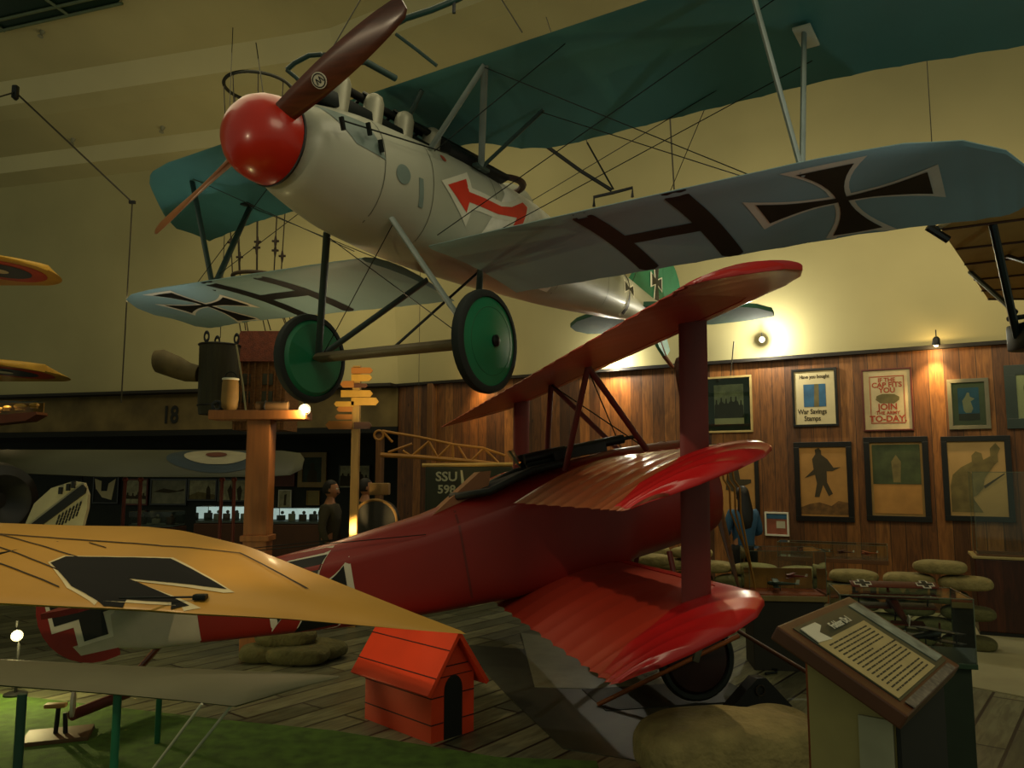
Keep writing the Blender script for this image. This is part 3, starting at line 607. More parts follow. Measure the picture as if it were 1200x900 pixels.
p = Pic((1011, 1070, 432, 505), 'red-lettered cream recruiting poster telling the reader to join if the cap fits', fred, .022, None, 0, mat('ivory_paper', 'c0ae86', .8))
for a in ((-.74, .8, .74, .77), (-.74, -.77, .74, -.8), (-.74, .8, -.71, -.8), (.71, .8, .74, -.8)): p.shape([(a[0], a[3]), (a[2], a[3]), (a[2], a[1]), (a[0], a[1])], redink, 'border_line')
for b_, s_, y_ in (('IF THE', .08, .66), ('CAP FITS', .1, .49), ('YOU', .1, .31), ('JOIN', .12, -.25), ('THE ARMY', .065, -.45), ('TO-DAY.', .12, -.65)): p.txt(b_, s_, redink, 0, y_, .98)
p.shape([(-.5, 0), (-.45, .13), (-.2, .2), (.3, .18), (.52, .08), (.5, -.02), (.3, -.13), (-.3, -.12)], khaki, 'army_cap')
p = Pic((1111, 1160, 444, 503), 'small grey-framed blue print of a rider under the glowing wall lamp', fgrey, .05, mat('olive_mat', '5f5f3c', .8), .07, bluep)
p.shape([(-.5, -.4), (-.6, .2), (-.3, .45), (-.1, .7), (.1, .68), (.15, .45), (.6, .3), (.2, .15), (.4, -.3), (.2, -.55), (-.3, -.55)], mat('pale_figure', 'a89874', .7), 'rider'); p.shape([(-1, -1), (1, -1), (1, -.6), (-1, -.6)], dkfig, 'ground'); p.glaze()
p = Pic((1178, 1236, 427, 502), 'grey-green framed cream print at the right edge, topmost row', mat('slate_frame', '2c3a33', .4, coat=.4), .13, None, 0, paper); p.shape(poly_circle(.0, .35, .45, 20, .8), photo, 'oval_scene'); p.glaze()
p = Pic((932, 1000, 518, 611), 'orange picture of a standing soldier holding a rifle, in a wide black frame', fblk, .075, None, 0, tan)
p.shape([(-.4, -.45), (-.28, -.05), (-.35, .2), (-.8, .1), (-.4, .35), (-.45, .65), (-.3, .8), (-.32, .93), (-.15, .98), (-.05, .9), (-.05, .78), (.2, .65), (.45, .4), (.75, .42), (.4, .3), (.15, .3), (.15, -.02), (.38, -.35), (.2, -.42), (-.02, -.1), (-.2, -.45)], dkfig, 'soldier')
p.shape([(-1, -.95), (1, -.95), (1, -.6), (.6, -.55), (.3, -.7), (-.2, -.6), (-.6, -.65), (-1, -.75)], mat('rubble_brown', '6a4a20', .8, var=.4, scale=12), 'rubble')
p = Pic((1014, 1090, 512, 611), 'picture with a dark green upper half over a plain tan lower half', fblk, .075, mat('tan_paper', '9a7a44', .75), .03, tan)
p.shape([(-1, -.15), (1, -.15), (1, 1), (-1, 1)], grn, 'night_scene'); p.shape([(-.15, -.1), (-.2, .5), (0, .7), (.2, .5), (.15, -.1)], khaki, 'figure', 2)
p = Pic((1105, 1187, 511, 611), 'sepia poster of a soldier lunging with one arm raised, in a black frame', fblk, .07, None, 0, mat('sepia_print', 'ab8c58', .75, var=.08, scale=3))
p.shape([(-.95, -.9), (.15, -.9), (-.2, -.5), (-.05, -.45), (.2, -.25), (.25, .0), (.6, .35), (.75, .45), (.75, .65), (.85, .8), (.7, .95), (.5, .8), (.5, .6), (.25, .5), (.2, .68), (.0, .73), (-.15, .62), (-.15, .45), (-.55, .3), (-.85, .1), (-.95, -.2)], khaki, 'soldier')
p.shape([(.2, -.2), (.95, .15), (.95, .12), (.25, -.26)], dkfig, 'rifle', 2)
p = Pic((838, 890, 520, 612), 'orange-brown battle picture partly behind the woman in blue', fblk, .06, None, 0, tan); p.shape([(-.6, -.2), (-.5, .3), (-.2, .5), (.1, .45), (.2, .1), (.8, .1), (.8, 0), (.3, -.1), (.3, -.3)], dkfig, 'machine')
p = Pic((897, 925, 600, 628), 'tiny white-framed card of a red building, beside the woman in blue', white, .025, None, 0, mat('brick_print', '8a4a32', .7, var=.2)); p.shape([(-.05, -.4), (.8, -.4), (.8, .3), (-.05, .3)], mat('pale_print', 'b5ad94', .7), 'window'); p.shape([(-1, .5), (1, .5), (1, 1), (-1, 1)], bluep, 'sky')
# small wall lamp at the top of the timber wall, and the one behind the tail of the hanging biplane
lampm = mat('lamp_glow', 'ffe2a8', .5, emit=22, var=0); lampc = mat('lamp_glow_cool', 'fff6e0', .5, emit=60, var=0)
def lamp(loc, tgt, label, power, col, gm=lampm, ang=110, r=.05, pt=0, name='spotlight', group=None):
    o = thing(name, label, 'lamp', loc, group=group); d = (V(tgt)-V(loc)).normalized()
    h = obj('housing', MB().lathe([(r*.5, -r*2.4), (r, -r*1.8), (r*1.15, 0), (r*1.05, 0), (r*.9, -r*.6), (.0, -r*.7)], (0, 0, 0), d, 20, (True, False)), black, o)
    obj('bulb', MB().ball(d*-r*.1, r*.7), gm, o); obj('bracket', MB().tube([-d*r*1.5, -d*r*1.5+V((0, 0, r*3))], r*.2, 6), black, o)
    if power: s = spot('lamp_beam', V(loc)+d*.06, tgt, power, col, ang, .9, .04)
    if pt: point('lamp_spill', V(loc)+d*r*1.8, pt, col if pt < 30 else (1, .95, .75), .03)
    return o
wl = (wn, wn.dot(WB))
q = pix(1097, 404, pl=(wn, wn.dot(WB+wn*.22))); lamp(q, q+V((-.1, .05, -1.2))-wn*.35, 'small glowing lamp at the top of the timber wall, above the rider print', 110, (1, .68, .28), ang=80, r=.045, pt=7)
q = pix(893, 398, pl=(wn, wn.dot(WB+wn*.3))); lamp(q, V((.3, 0, 2.2)), 'wall lamp glaring on the plaster beside the green tailplane', 0, WARM, lampc, 120, .035, 65)
for px, lb in ((716, 'behind the triplane cabane struts'), (560, 'behind the near green wheel')):
    q = pix(px, 436, pl=(wn, wn.dot(WB+wn*.25))); q.z = 3.75; lamp(q, q+V((0, 0, -1.4))-wn*.35, 'small wall washer lamp '+lb, 120, (1, .66, .27), ang=80, r=.045, pt=(48 if px > 700 else 6))
# ---------------------------------------------------------------- display cases, sandbags and counter along the timber wall
bagm = mat('sandbag_hessian', '8f8252', .9, var=.22, scale=7, bump=.9, bscale=20); bagd = mat('dark_sandbag_hessian', '5c5a35', .9, var=.25, scale=7, bump=.9, bscale=20)  # second hessian is a darker olive
def sandbag(loc, L_, W_, H_, rz, label, m=bagm, group=None, seed=0, det=5):
    r = random.Random(seed); mb = MB(); bmesh.ops.create_cube(mb.bm, size=1)
    bmesh.ops.subdivide_edges(mb.bm, edges=mb.bm.edges[:], cuts=det, use_grid_fill=True); ph = [r.uniform(0, 6) for _ in range(6)]
    for v in mb.bm.verts:
        x, y, z = v.co*2; k = (1-.42*abs(x)**3.2); e = (1-.25*abs(y)**3)
        n = (.06*sin(5*x+ph[0])*cos(3*y+ph[1])+.05*sin(9*x*y+ph[2])+.03*sin(13*x+7*z+ph[3])+(.16*abs(sin(2.6*x+1.8*y+.7))**.6-.12 if det > 6 else 0))
        m_ = (abs(x)**4.5+abs(y)**4.5+abs(z)**4.5)**(1/4.5); x, y, z = x/m_, y/m_, z/m_
        px = x*(1+.03*abs(y)); py = y*(1-.1*abs(x)**3)*(1+.05*sin(6*x+ph[4])); pz = z*(1-.35*abs(x)**6)*.95+n*(1 if z > -.5 else .1)
        v.co = V((px*L_/2, py*W_/2, max(pz, -.85)*H_/2+H_*.42))
    o = obj('sandbag', mb, m, None, True, 2 if det > 4 else 1); o.location = loc; o.rotation_euler = (0, 0, rz); return tag(o, label, 'sandbag', group)
q = pix(843, 862, z=.0); fb = sandbag((1.37, 5.05, 0), 1.2, .62, .44, .12, 'large plump hessian sandbag in the foreground left of the lectern', bagm, seed=4, det=9)
def case(cx, cy, z, w, d, h, rz, label, base=.06, bm_=None, basecol=None, legs=True):
    o = thing('display_case', label, 'display case', (cx, cy, 0), rz); wdm = basecol or mat('case_wood', '6a4426', .5)
    obj('case_base', MB().box((0, 0, z+base/2), (w, d, base), None, .004), wdm, o, False)
    g = MB().box((0, 0, z+base+h/2), (w-.01, d-.01, h)); g.bm.faces.ensure_lookup_table(); obj('glass_cover', g, glass(), o, False)
    e = MB()
    for x in (-1, 1):
        for y in (-1, 1): e.box((x*(w/2-.005), y*(d/2-.005), z+base+h/2), (.005, .005, h))
    for y in (-1, 1): e.box((0, y*(d/2-.005), z+base+h), (w, .005, .005))
    for x in (-1, 1): e.box((x*(w/2-.005), 0, z+base+h), (.005, d, .005))
    obj('glass_edge', e, mat('glass_edge', '5f6650', .3), o, False)
    if legs: obj('plinth', MB().box((0, 0, z/2), (w*.92, d*.9, z), None, .005), bm_ or mat('plinth_dark', '25241a', .7), o, False)
    return o
def model_plane(loc, rz, s, c1, label, crosses=False, tilt=0, stand=.1, group='model aircraft in the display cases', wings=2):
    o = thing('model_aircraft', label, 'model aeroplane', loc, rz, group); m = c1
    obj('fuselage', MB().tube([(-.5*s, 0, 0), (-.3*s, 0, 0), (.1*s, 0, 0), (.3*s, 0, 0), (.34*s, 0, 0)], [.015*s, .035*s, .06*s, .06*s, .03*s], 10), m, o)
    for k in range(wings): 
        w = obj('wing', MB().box((.12*s, 0, (-.06+.14*k)*s), (.17*s, 1.0*s, .012*s), None, .004*s), m, o)
        if crosses and k == wings-1:
            for y in (-.36, .36):
                obj('cross_border', MB().prism(xf(plus(.1*s, .045*s), .12*s, y*s), (0, 0, (.001+.14*k-.052)*s), (1, 0, 0), (0, 1, 0), (0, 0, 1), .002), white, w, False)
                obj('cross', MB().prism(xf(plus(.085*s, .026*s), .12*s, y*s), (0, 0, (.001+.14*k-.052)*s+.002), (1, 0, 0), (0, 1, 0), (0, 0, 1), .002), black, w, False)
    obj('tailplane', MB().box((-.46*s, 0, .01*s), (.1*s, .36*s, .01*s)), m, o); obj('rudder', MB().prism([(-.52*s, 0), (-.42*s, 0), (-.46*s, .12*s), (-.54*s, .12*s)], (0, -.005*s, 0), (1, 0, 0), (0, 0, 1), (0, 1, 0), .01*s), white, o)
    obj('propeller', MB().box((.35*s, 0, 0), (.01*s, .03*s, .3*s)), wood, o)
    for y in (-.4, .4): obj('strut', MB().box((.12*s, y*s, .01*s), (.02*s, .01*s, .14*s)), black, o)
    obj('stand_rod', MB().tube([(0, 0, -stand), (0, 0, 0)], .01*s, 6), steel, o); return o
# long slim case on the sandbag wall, and the small square case before it
wang = math.atan2(wd.y, wd.x)
q = pix(975, 652, d=9.6); cz = q.z-.06
t = case(q.x, q.y, cz, 1.22, .3, .17, wang+.1, 'long low glass case on the sandbag wall under the soldier pictures', .05, legs=False)
for k, (dx, c_) in enumerate(((-.36, 'a04a20'), (-.08, '33402c'), (.14, '5b2a16'), (.4, 'a0481c'))):
    model_plane(V((q.x, q.y, cz+.12))+wd*dx, 1.0+k*.7, .22, mat('model_paint_'+c_, c_, .5), ['orange model aeroplane at the left end of the long case', 'dark green model aeroplane left of centre in the long case', 'brown model aeroplane right of centre in the long case', 'orange model aeroplane at the right end of the long case'][k], stand=.06)
q = pix(915, 700, d=7.9)
t = case(q.x+.02, q.y, q.z, .72, .5, .42, -.12, 'square glass case with a colourful battle scene, before the woman in blue', .05, basecol=mat('case_tan', '8d7a45', .6))
sc_ = obj('scene_backboard', MB().box((0, .2, q.z+.16), (.66, .02, .2)), mat('yellow_backboard', 'b07c34', .6, var=.2), t, False)
obj('scene_ground', MB().box((0, 0, q.z+.056), (.68, .44, .012)), mat('orange_ground', 'a3502a', .8, var=.3, scale=12), t, False)
model_plane((q.x-.02, q.y-.05, q.z+.14), 2.9, .34, mat('model_paint_dark', '2b3b2c', .5), 'dark green model aeroplane in the square case', stand=.07)
model_plane((q.x+.16, q.y+.05, q.z+.2), 2.5, .24, mat('model_paint_red', '8a2a1a', .5), 'small red model aeroplane in the square case', stand=.12)
# near case with the model bearing black crosses
q = pix(1045, 770, d=4.9)
t = case(q.x+.05, q.y, q.z, .72, .46, .36, -.25, 'large glass case behind the lectern holding a model with black crosses', .03, bm_=mat('plinth_green', '1b2a18', .7), basecol=mat('case_green', '1f3a22', .6))
mp_ = model_plane((q.x+.05, q.y+.02, q.z+.3), -1.75+pi, .5, mat('model_maroon', '5c2418', .5), 'maroon model triplane with white-edged black crosses in the large case', True, stand=.29, group=None, wings=3); mp_.rotation_euler = (0, -.3, mp_.rotation_euler.z)
model_plane((q.x+.16, q.y-.1, q.z+.15), .5, .4, mat('model_black', '171a14', .5), 'dark model biplane low in the large case', stand=.1, group=None)
# sandbag wall (individual bags)
r_ = random.Random(11); k = 0; pos_words = ['first', 'second', 'third', 'fourth', 'fifth', 'sixth', 'seventh', 'eighth']
basep = pix(1132, 690, d=8.6); basep.z = 0
for row in range(6):
    for col in range(7):
        p0 = basep-wd*(col*.555+(.25 if row % 2 else 0)); p0.z = row*.155
        if row == 5 and col in (1, 2, 3, 4): continue
        lay = ['bottom', 'second', 'third', 'fourth', 'fifth', 'top'][row]
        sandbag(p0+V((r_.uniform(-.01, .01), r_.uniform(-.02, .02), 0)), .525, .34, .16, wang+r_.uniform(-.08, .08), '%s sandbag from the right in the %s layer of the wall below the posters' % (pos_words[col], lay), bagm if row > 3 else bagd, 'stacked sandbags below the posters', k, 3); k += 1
for k, (px, py, d, L_) in enumerate(((905, 668, 9.9, .5), (775, 690, 9.6, .55), (800, 700, 9.2, .5), (770, 672, 9.9, .6))):
    q = pix(px, py, d=d)
for k, (px, dd) in enumerate(((318, 8.1), (350, 8.0), (372, 8.25))):
    q = pix(px, 770, d=dd); q.z = 0; sandbag(q, .62, .36, .2, .2-.3*k, ['olive sandbag on the floor, left of the pair under the red fuselage', 'olive sandbag on the floor, middle one under the red fuselage', 'olive sandbag on the floor, right one under the red fuselage'][k], bagd, 'sandbags under the tail', 30+k, 3)
q = pix(335, 756, d=8.1); q.z = .155; sandbag(q, .6, .34, .19, .0, 'olive sandbag lying on top of those under the red fuselage', bagd, 'sandbags under the tail', 37, 3)
for k, (dx, z) in enumerate(((-.34, 0), (.34, 0), (-.05, .18), (.1, .36), (-.1, .54), (0, .72))):
    q = pix(785, 690, d=9.9); q.z = z; q.x += dx; sandbag(q+V((-.22, 0, 0)), .56, .36, .155, -.1, ['sandbag behind the strut of the triplane, %s' % w for w in ('bottom left', 'bottom right', 'second layer', 'third layer', 'fourth layer', 'topmost')][k], bagm, 'sandbags behind the triplane', 50+k, 3)
# brown counter at the right edge with a glass top box
q = pix(1182, 745, z=0)
t = thing('counter', 'dark reddish-brown wooden counter at the right edge', 'counter', (q.x+.12, q.y+.12, 0), wang+.1)
obj('body', MB().box((0, 0, .46), (.72, .6, .82), None, .012), planks('counter_wood', '3a1a0e', '46200f', '512814', .09, 'X', .4, 2.0, .004, False), t, False)
obj('worktop', MB().box((0, 0, .885), (.76, .64, .03), None, .008), mat('counter_top', 'a08e5a', .4), t, False); obj('kick_board', MB().box((0, 0, .025), (.7, .57, .05)), black, t, False)
t = case(q.x+.12, q.y+.12, .905, .66, .5, .95, wang+.1, 'tall clear glass cover standing on the brown counter', .012, legs=False)
# ---------------------------------------------------------------- the lectern, post and barrier
LM = eul(140.7, 28.9, -.9)
t = thing('lectern', 'sloping brown information lectern on a cream and black pedestal in the foreground', 'lectern', (1.256, 2.8, 0), RD(140.7))
Lr = Matrix.Rotation(RD(-28.9), 4, 'Y'); zc = 1.293
panel = mat('lectern_frame_brown', '55301b', .4, var=.2, coat=.2)
w_, h_ = .777, .436
def lp(mb, m, nm, par=None):
    o = obj(nm, mb, m, par or t, False); o.rotation_euler = (0, -RD(28.9), 0) if (par is None or par == t) else (0, 0, 0); o.location = (0, 0, zc) if (par is None or par == t) else (0, 0, 0); return o
fr_ = lp(MB().box((0, 0, -.03), (h_, w_, .05), None, .006), panel, 'panel_frame')
sheet = lp(MB().box((.005, -.01, -.004), (h_-.075, w_-.11, .004)), mat('dark_green_sheet', '2e352a', .35, coat=.4), 'information_sheet')
lp(MB().box((-.035, .065, .0), (h_-.17, w_-.27, .002)), mat('cream_sheet', 'b3a272', .5), 'text_panel', sheet)
lp(MB().box((.01, -.3, .0), (h_-.1, .1, .002)), mat('silver_grey_photo', '8a9288', .4, var=.5, scale=14), 'photograph', sheet)
lp(MB().prism([(.17, .3), (.1, .31), (.09, .2), (.13, .22), (.15, .15), (.17, .16)], (0, 0, 0), (1, 0, 0), (0, 1, 0), (0, 0, 1), .003), white, 'emblem', sheet)
ink = mat('print_ink', '3a3524', .8); tl = MB(); rr = random.Random(5)
for i in range(15):
    x = .075-.016*i; L1 = .44 if i % 6 != 5 else .25
    y = .27
    while y > .27-L1+.02:
        wl_ = rr.uniform(.015, .05); tl.box((x, y-wl_/2, .0016), (.005, wl_, .0012)); y -= wl_+.008
lp(tl, ink, 'printed_text', sheet)
tt = text('title_lettering', 'Fokker Dr.I', .042, white, sheet, (.13, .0, .003), (0, 0, -pi/2), .0008)
lp(MB().box((-h_/2+.018, 0, .0), (.03, w_*.8, .002)), mat('worn_edge', '6d655a', .6, var=.5, scale=40), 'worn_label', sheet)
obj('pedestal', MB().prism([(-.13, 0), (.13, 0), (.13, 1.3), (-.13, 1.16)], (0, -.3, 0), (1, 0, 0), (0, 0, 1), (0, 1, 0), .6), mat('cream_pedestal', 'a0925a', .7), t, False)
obj('side_board', MB().box((-.14, .0, .575), (.012, .62, 1.15)), mat('black_board', '0d100e', .6), t, False)
obj('white_strip', MB().box((-.075, .307, .57), (.1, .012, 1.14)), mat('white_strip', 'a5a184', .7), t, False)
q = pix(954, 770, d=2.95); o = obj('wooden_post', MB().box((0, 0, 0.0), (.05, .05, q.z*1.0), Matrix.Translation((0, 0, 0)), .004), mat('red_brown_post', '7a3a1c', .5, var=.2, stretch=(5, 5, .5)), None, False); o.location = (q.x, q.y, q.z/2); tag(o, 'reddish-brown square wooden post beside the left side of the lectern', 'post')
rodm = mat('varnished_rod', '8a4c1c', .45, var=.2)
def rod(name, a, b, r, m, label, cat, group=None, n=10):
    a, b = V(a), V(b); o = obj(name, MB().tube([V((0, 0, 0)), b-a], r, n), m); o.location = a; return tag(o, label, cat, group)
rod('wooden_pole', pix(700, 826, z=.012), pix(866, 745, d=6.5), .018, rodm, 'orange-brown wooden pole leaning under the lower red wing in front of the wheel', 'pole')
rod('wooden_pole', pix(866, 740, d=6.55), pix(946, 788, d=5.6), .016, mat('dull_rod', '5c3a1c', .6), 'brown wooden pole slanting down behind the wing tip to the right', 'pole')
q = pix(817, 767, d=6.3); o = obj('rod_clamp', MB().box((0, 0, 0), (.05, .05, .11), Matrix.Rotation(.3, 4, 'Y'), .008), mat('dull_metal', '6a6a5a', .4, .5)); o.location = q; tag(o, 'small grey metal clamp on the orange-brown pole', 'clamp')
brass = mat('brass_cord', 'a8762f', .35, .3)
for k, (x0, x1, y1) in enumerate(((848, 872, 640), (854, 880, 668), (860, 885, 690))):
    pts = [pix(x0-3, 540, d=7.0), pix(x0, 562, d=7.0), pix(x0+7, 572, d=7.0), pix(x0+8, 600, d=7.0), pix(lerp(x0+8, x1, .5), lerp(600, y1, .5), d=7.05), pix(x1, y1, d=7.1)]
    o = obj('bent_rod', MB().tube([a-pts[0] for a in pts], .009, 8), brass); o.location = pts[0]; tag(o, ['leftmost', 'middle', 'rightmost'][k]+' of the three bent brass rods hanging beside the red cowling', 'rod', 'bent brass rods')
# wheel chock, mat
t = thing('wheel_chock', 'black wedge chock in front of the red triplane wheel', 'chock', pix(872, 826, z=0)+V((.06, -.12, .012)), .3)
obj('wedge', MB().prism([(-.3, 0), (.3, 0), (.06, .24), (-.02, .24)], (0, -.06, 0), (1, 0, 0), (0, 0, 1), (0, 1, 0), .12), black, t, False); obj('rope_handle', MB().torus((0, -.07, .15), (0, 1, 0), .04, .006, 20, 6), mat('dark_rope', '2a2212', .8), t)
o = obj('floor_mat', MB().box((0, 0, .006), (1.35, .62, .012), None, .003), mat('black_rubber_mat', '11150f', .6)); q = pix(795, 820, z=0); o.location = (q.x-.05, q.y+.12, .0); o.rotation_euler = (0, 0, .22); tag(o, 'black rubber mat on the floor under the triplane wheels', 'mat')
o = obj('hand_tool', MB().tube([(0, 0, .02), (.12, .05, .02), (.14, .1, .03), (.1, .12, .03)], .012, 8), steel); o.location = pix(897, 792, z=.0); tag(o, 'small dark metal hook lying on the floor right of the wheel', 'hook')
# ---------------------------------------------------------------- the red doghouse
hm = mat('orange_red_boards', 'd23c10', .5, var=.08, scale=3, coat=.05); hl = mat('board_gap', '3a0c04', .8)
cA = pix(505, 872, z=0)
t = thing('doghouse', 'small orange-red wooden doghouse with an arched black doorway', 'doghouse', cA, RD(45))
HW = .40; HD = .80; HH = .43; RH = .72
obj('wall', MB().prism([(0, 0), (HW, 0), (HW, HH), (HW/2, RH-.03), (0, HH)], (0, 0, 0), (1, 0, 0), (0, 0, 1), (0, 1, 0), HD), hm, t, False)
door = [(.115, .0), (.285, .0), (.285, .33)]+[(.2+.085*cos(a*pi/10), .33+.1*sin(a*pi/10)) for a in range(1, 10)]+[(.115, .33)]
obj('doorway', MB().prism(door, (0, -.004, 0), (1, 0, 0), (0, 0, 1), (0, 1, 0), .02), black, t, False)
g = MB()
for z in (.12, .3): g.box((-.001, HD/2, z), (.004, HD, .008)); g.box((.055, -.001, z), (.11, .004, .008)); g.box((.345, -.001, z), (.11, .004, .008))
g.box((.2, -.001, .5), (.28, .004, .008)); g.box((HW/2, -.001, .43), (.36, .004, .006))
obj('board_joint', g, hl, t, False)
sl = math.atan2(RH-.36, HW/2+.06); ln = math.hypot(RH-.36, HW/2+.06)
for s, nm in ((-1, 'roof_panel'), (1, 'roof_panel')):
    o = obj(nm, MB().box((0, 0, 0), (ln+.05, HD+.14, .035), None, .005), hm, t, False); o.location = (HW/2+s*(HW/2+.07)/2, HD/2, (RH+.34)/2+.01); o.rotation_euler = (0, s*sl, 0)
    g = MB()
    for x in (-.12, .09): g.box((x, 0, .0185), (.008, HD+.142, .003))
    obj('board_joint', g, hl, o, False)
# ---------------------------------------------------------------- yellow wing in the left foreground
ylw = mat('yellow_wing_fabric', 'b88a34', .5, var=.1, scale=1.5, coat=.05)
far_e = [(-90, 612), (0, 613), (90, 616), (170, 617), (215, 622), (290, 640), (350, 664), (420, 692), (485, 718), (540, 739)]
near_e = [(-120, 708), (0, 708), (80, 712), (170, 716), (220, 720), (285, 723), (340, 726), (410, 732), (480, 738), (546, 743)]
Pa, Pb, Pc = pix(0, 613, d=5.3), pix(0, 708, d=4.2), pix(550, 742, d=4.15)
yn = (Pc-Pb).cross(Pa-Pb).normalized(); yn = yn if yn.z > 0 else -yn; ypl = (yn, yn.dot(Pb))
Yo = Pb.copy(); yU = (Pc-Pb).normalized(); yV = yn.cross(yU).normalized()
Y = thing('yellow_wing', 'yellow fabric aeroplane wing with a black cross, reaching in front of the doghouse', 'wing', Yo)
def yl(px): q = pix(*px, pl=ypl)-Yo; return q
mb = MB(); rings = []
N1 = 44
for i in range(N1+1):
    t = i/N1*(len(far_e)-1); j = min(int(t), len(far_e)-2); f = t-j
    a = yl((lerp(far_e[j][0], far_e[j+1][0], f), lerp(far_e[j][1], far_e[j+1][1], f))); b = yl((lerp(near_e[j][0], near_e[j+1][0], f), lerp(near_e[j][1], near_e[j+1][1], f)))
    c = (a-b).length; sag = .985 if i % 2 else 1
    tipk = min(1, (N1-i)/8+.1)
    rings.append([b+(a-b)*s+yn*z*c*sag*tipk for s, z in airfoil(1, .075, .03, 12)])
yw = obj('wing_panel', mb.ring_loft(rings), ylw, Y, ang=60)
def ydec(pl_, m, nm, off=.004, st=.08):
    pp = []
    for x, y in pl_: q = yl((x, y)); pp.append((q.dot(yU), q.dot(yV)))
    return decal(yw, pp, yn*.5, yU, yV, -yn, m, nm, yw, off, st)
whit = mat('cream_paint', 'd0c49a', .6)
ydec([(57, 677), (76, 669.5), (203, 671), (275, 706.5), (262, 707), (156, 696), (236, 718.5), (205, 719.5), (124, 717.5), (79, 701)], whit, 'cross_border', .004, .04)
ydec([(60, 678), (78, 671), (200, 673), (266, 704), (150, 694), (222, 717), (200, 718), (128, 716), (84, 700)], mat('matt_black', '0b0c0a', .9, var=.05), 'iron_cross', .008, .04)
rl = mat('rib_line', '2a1c08', .7)
for a, b in (((0, 640), (92, 671)), ((0, 659), (88, 692)), ((0, 678), (70, 700)), ((105, 651), (125, 659)), ((0, 639), (190, 655))):
    ydec([(a[0], a[1]-.6), (b[0], b[1]-.6), (b[0], b[1]+.7), (a[0], a[1]+.8)], rl, 'rib_line', .005, .04)
ydec([(190, 654.6), (282, 656.6), (362, 699), (358, 699), (280, 657.6), (190, 655.8)], rl, 'aileron_gap', .005, .04)
for (x, y), (x2, y2) in (((65, 648), (0, 668)), ((235, 712), (140, 722))):
    q = yl((x, y))+yn*.06; f_ = obj('wire_fitting', MB().box(q, (.07, .05, .03), None, .008), steel, Y); obj('bracing_wire', MB().tube([q, yl((x2, y2))+yn*.1], .006, 6), steel, Y)
# ---------------------------------------------------------------- shaded grey wing on green posts
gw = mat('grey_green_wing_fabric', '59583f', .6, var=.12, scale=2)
zg = 1.0; G0 = pix(0, 795, z=zg)
G = thing('grey_wing', 'shaded grey-green aeroplane wing lying low on green posts under the yellow wing', 'wing', G0)
ff = [(-60, 763), (0, 765), (120, 771), (230, 776), (330, 780), (385, 783), (398, 784)]; nn = [(-80, 793), (0, 795), (120, 804), (210, 812), (275, 819), (345, 799), (397, 786)]
rings = []
for i in range(25):
    t = i/24*6; j = min(int(t), 5); f = t-j
    a = pix(lerp(ff[j][0], ff[j+1][0], f), lerp(ff[j][1], ff[j+1][1], f), z=zg)-G0; b = pix(lerp(nn[j][0], nn[j+1][0], f), lerp(nn[j][1], nn[j+1][1], f), z=zg)-G0
    c = max((a-b).length, .02); rings.append([b+(a-b)*s+V((0, 0, z*c*(.985 if i % 2 else 1)-.03)) for s, z in airfoil(1, .07, .03, 10)])
obj('wing_panel', MB().ring_loft(rings), gw, G, ang=60)
gpost = mat('green_post_paint', '1f6a4a', .4); gpd = mat('dark_green_post_paint', '173a2c', .4)
for (x, y, d, r, m) in ((27, 800, 3.35, .02, gpd), (138, 812, 3.45, .018, gpost)):
    q = pix(x, y, d=d)-G0; b = V((q.x, q.y, -zg)); q.z = -.02; obj('post', MB().tube([b, q], r, 12, .7, (1, 0, 0)), m, G)
for a, b in (((237, 817), (180, 900)), ((273, 818), (222, 888))):
    q1, q2 = pix(*a, d=3.25)-G0, pix(*b, d=3.35)-G0; q1.z = -.03; d_ = (q2-q1); obj('brace_rod', MB().tube([q1, q1+d_*(1.0-(-zg-0)*0)+d_*((q1.z+zg)/abs(d_.z)-1)], .006, 8), mat('white_rod', 'b8b8a0', .4), G)
q = pix(184, 873, z=0); o = obj('green_post', MB().tube([(0, 0, 0), (0, 0, .42)], .02, 12), gpost); o.location = q; tag(o, 'short thin green post standing on the turf behind the white brace rods', 'post')
# little base board with striped chock and red blade
q = pix(68, 866, z=0); o = obj('base_board', MB().box((0, 0, .02), (.42, .3, .04), None, .006), mat('brown_board', '5f4426', .6)); o.location = q; o.rotation_euler = (0, 0, .35); tag(o, 'small brown board lying on the turf at lower left', 'board')
t = thing('signal_stand', 'little dark stand with a tan cap and white-edged disc on the brown board', 'stand', q+V((0, 0, .04)))
obj('leg', MB().tube([(-.02, 0, 0), (-.01, 0, .17)], .016, 8), black, t); obj('leg', MB().tube([(.05, 0, 0), (.04, 0, .14)], .016, 8), black, t); obj('cap', MB().box((-.03, 0, .19), (.14, .06, .03), .2, .008), mat('tan_cap', 'a5793e', .5), t); obj('disc', MB().lathe([(.09, 0), (.09, .02)], (.08, 0, .2), (1, .4, 0), 20), white, t)
rod('red_blade', pix(84, 838, d=5.9), pix(150, 812, d=6.4), .04, mat('dull_red_blade', '5a2010', .6), 'dull red tapering blade on the turf behind the green post at lower left', 'blade')
lamp(pix(20, 745, d=6.8), pix(120, 790, d=4.5), 'bright floor lamp glowing at the left edge under the yellow wing', 30, (1, .85, .35), mat('dazzle', 'fff0c0', .5, emit=60, var=0), ang=150, r=.04, pt=24)
q = pix(20, 745, d=6.82); o = obj('lamp_stand', MB().tube([(0, 0, 0), (0, 0, q.z)], .012, 8).lathe([(.09, 0), (.09, .015), (.02, .02)]), black); o.location = (q.x, q.y+.03, 0.012); tag(o, 'thin black stand carrying the bright floor lamp at the left edge', 'stand')
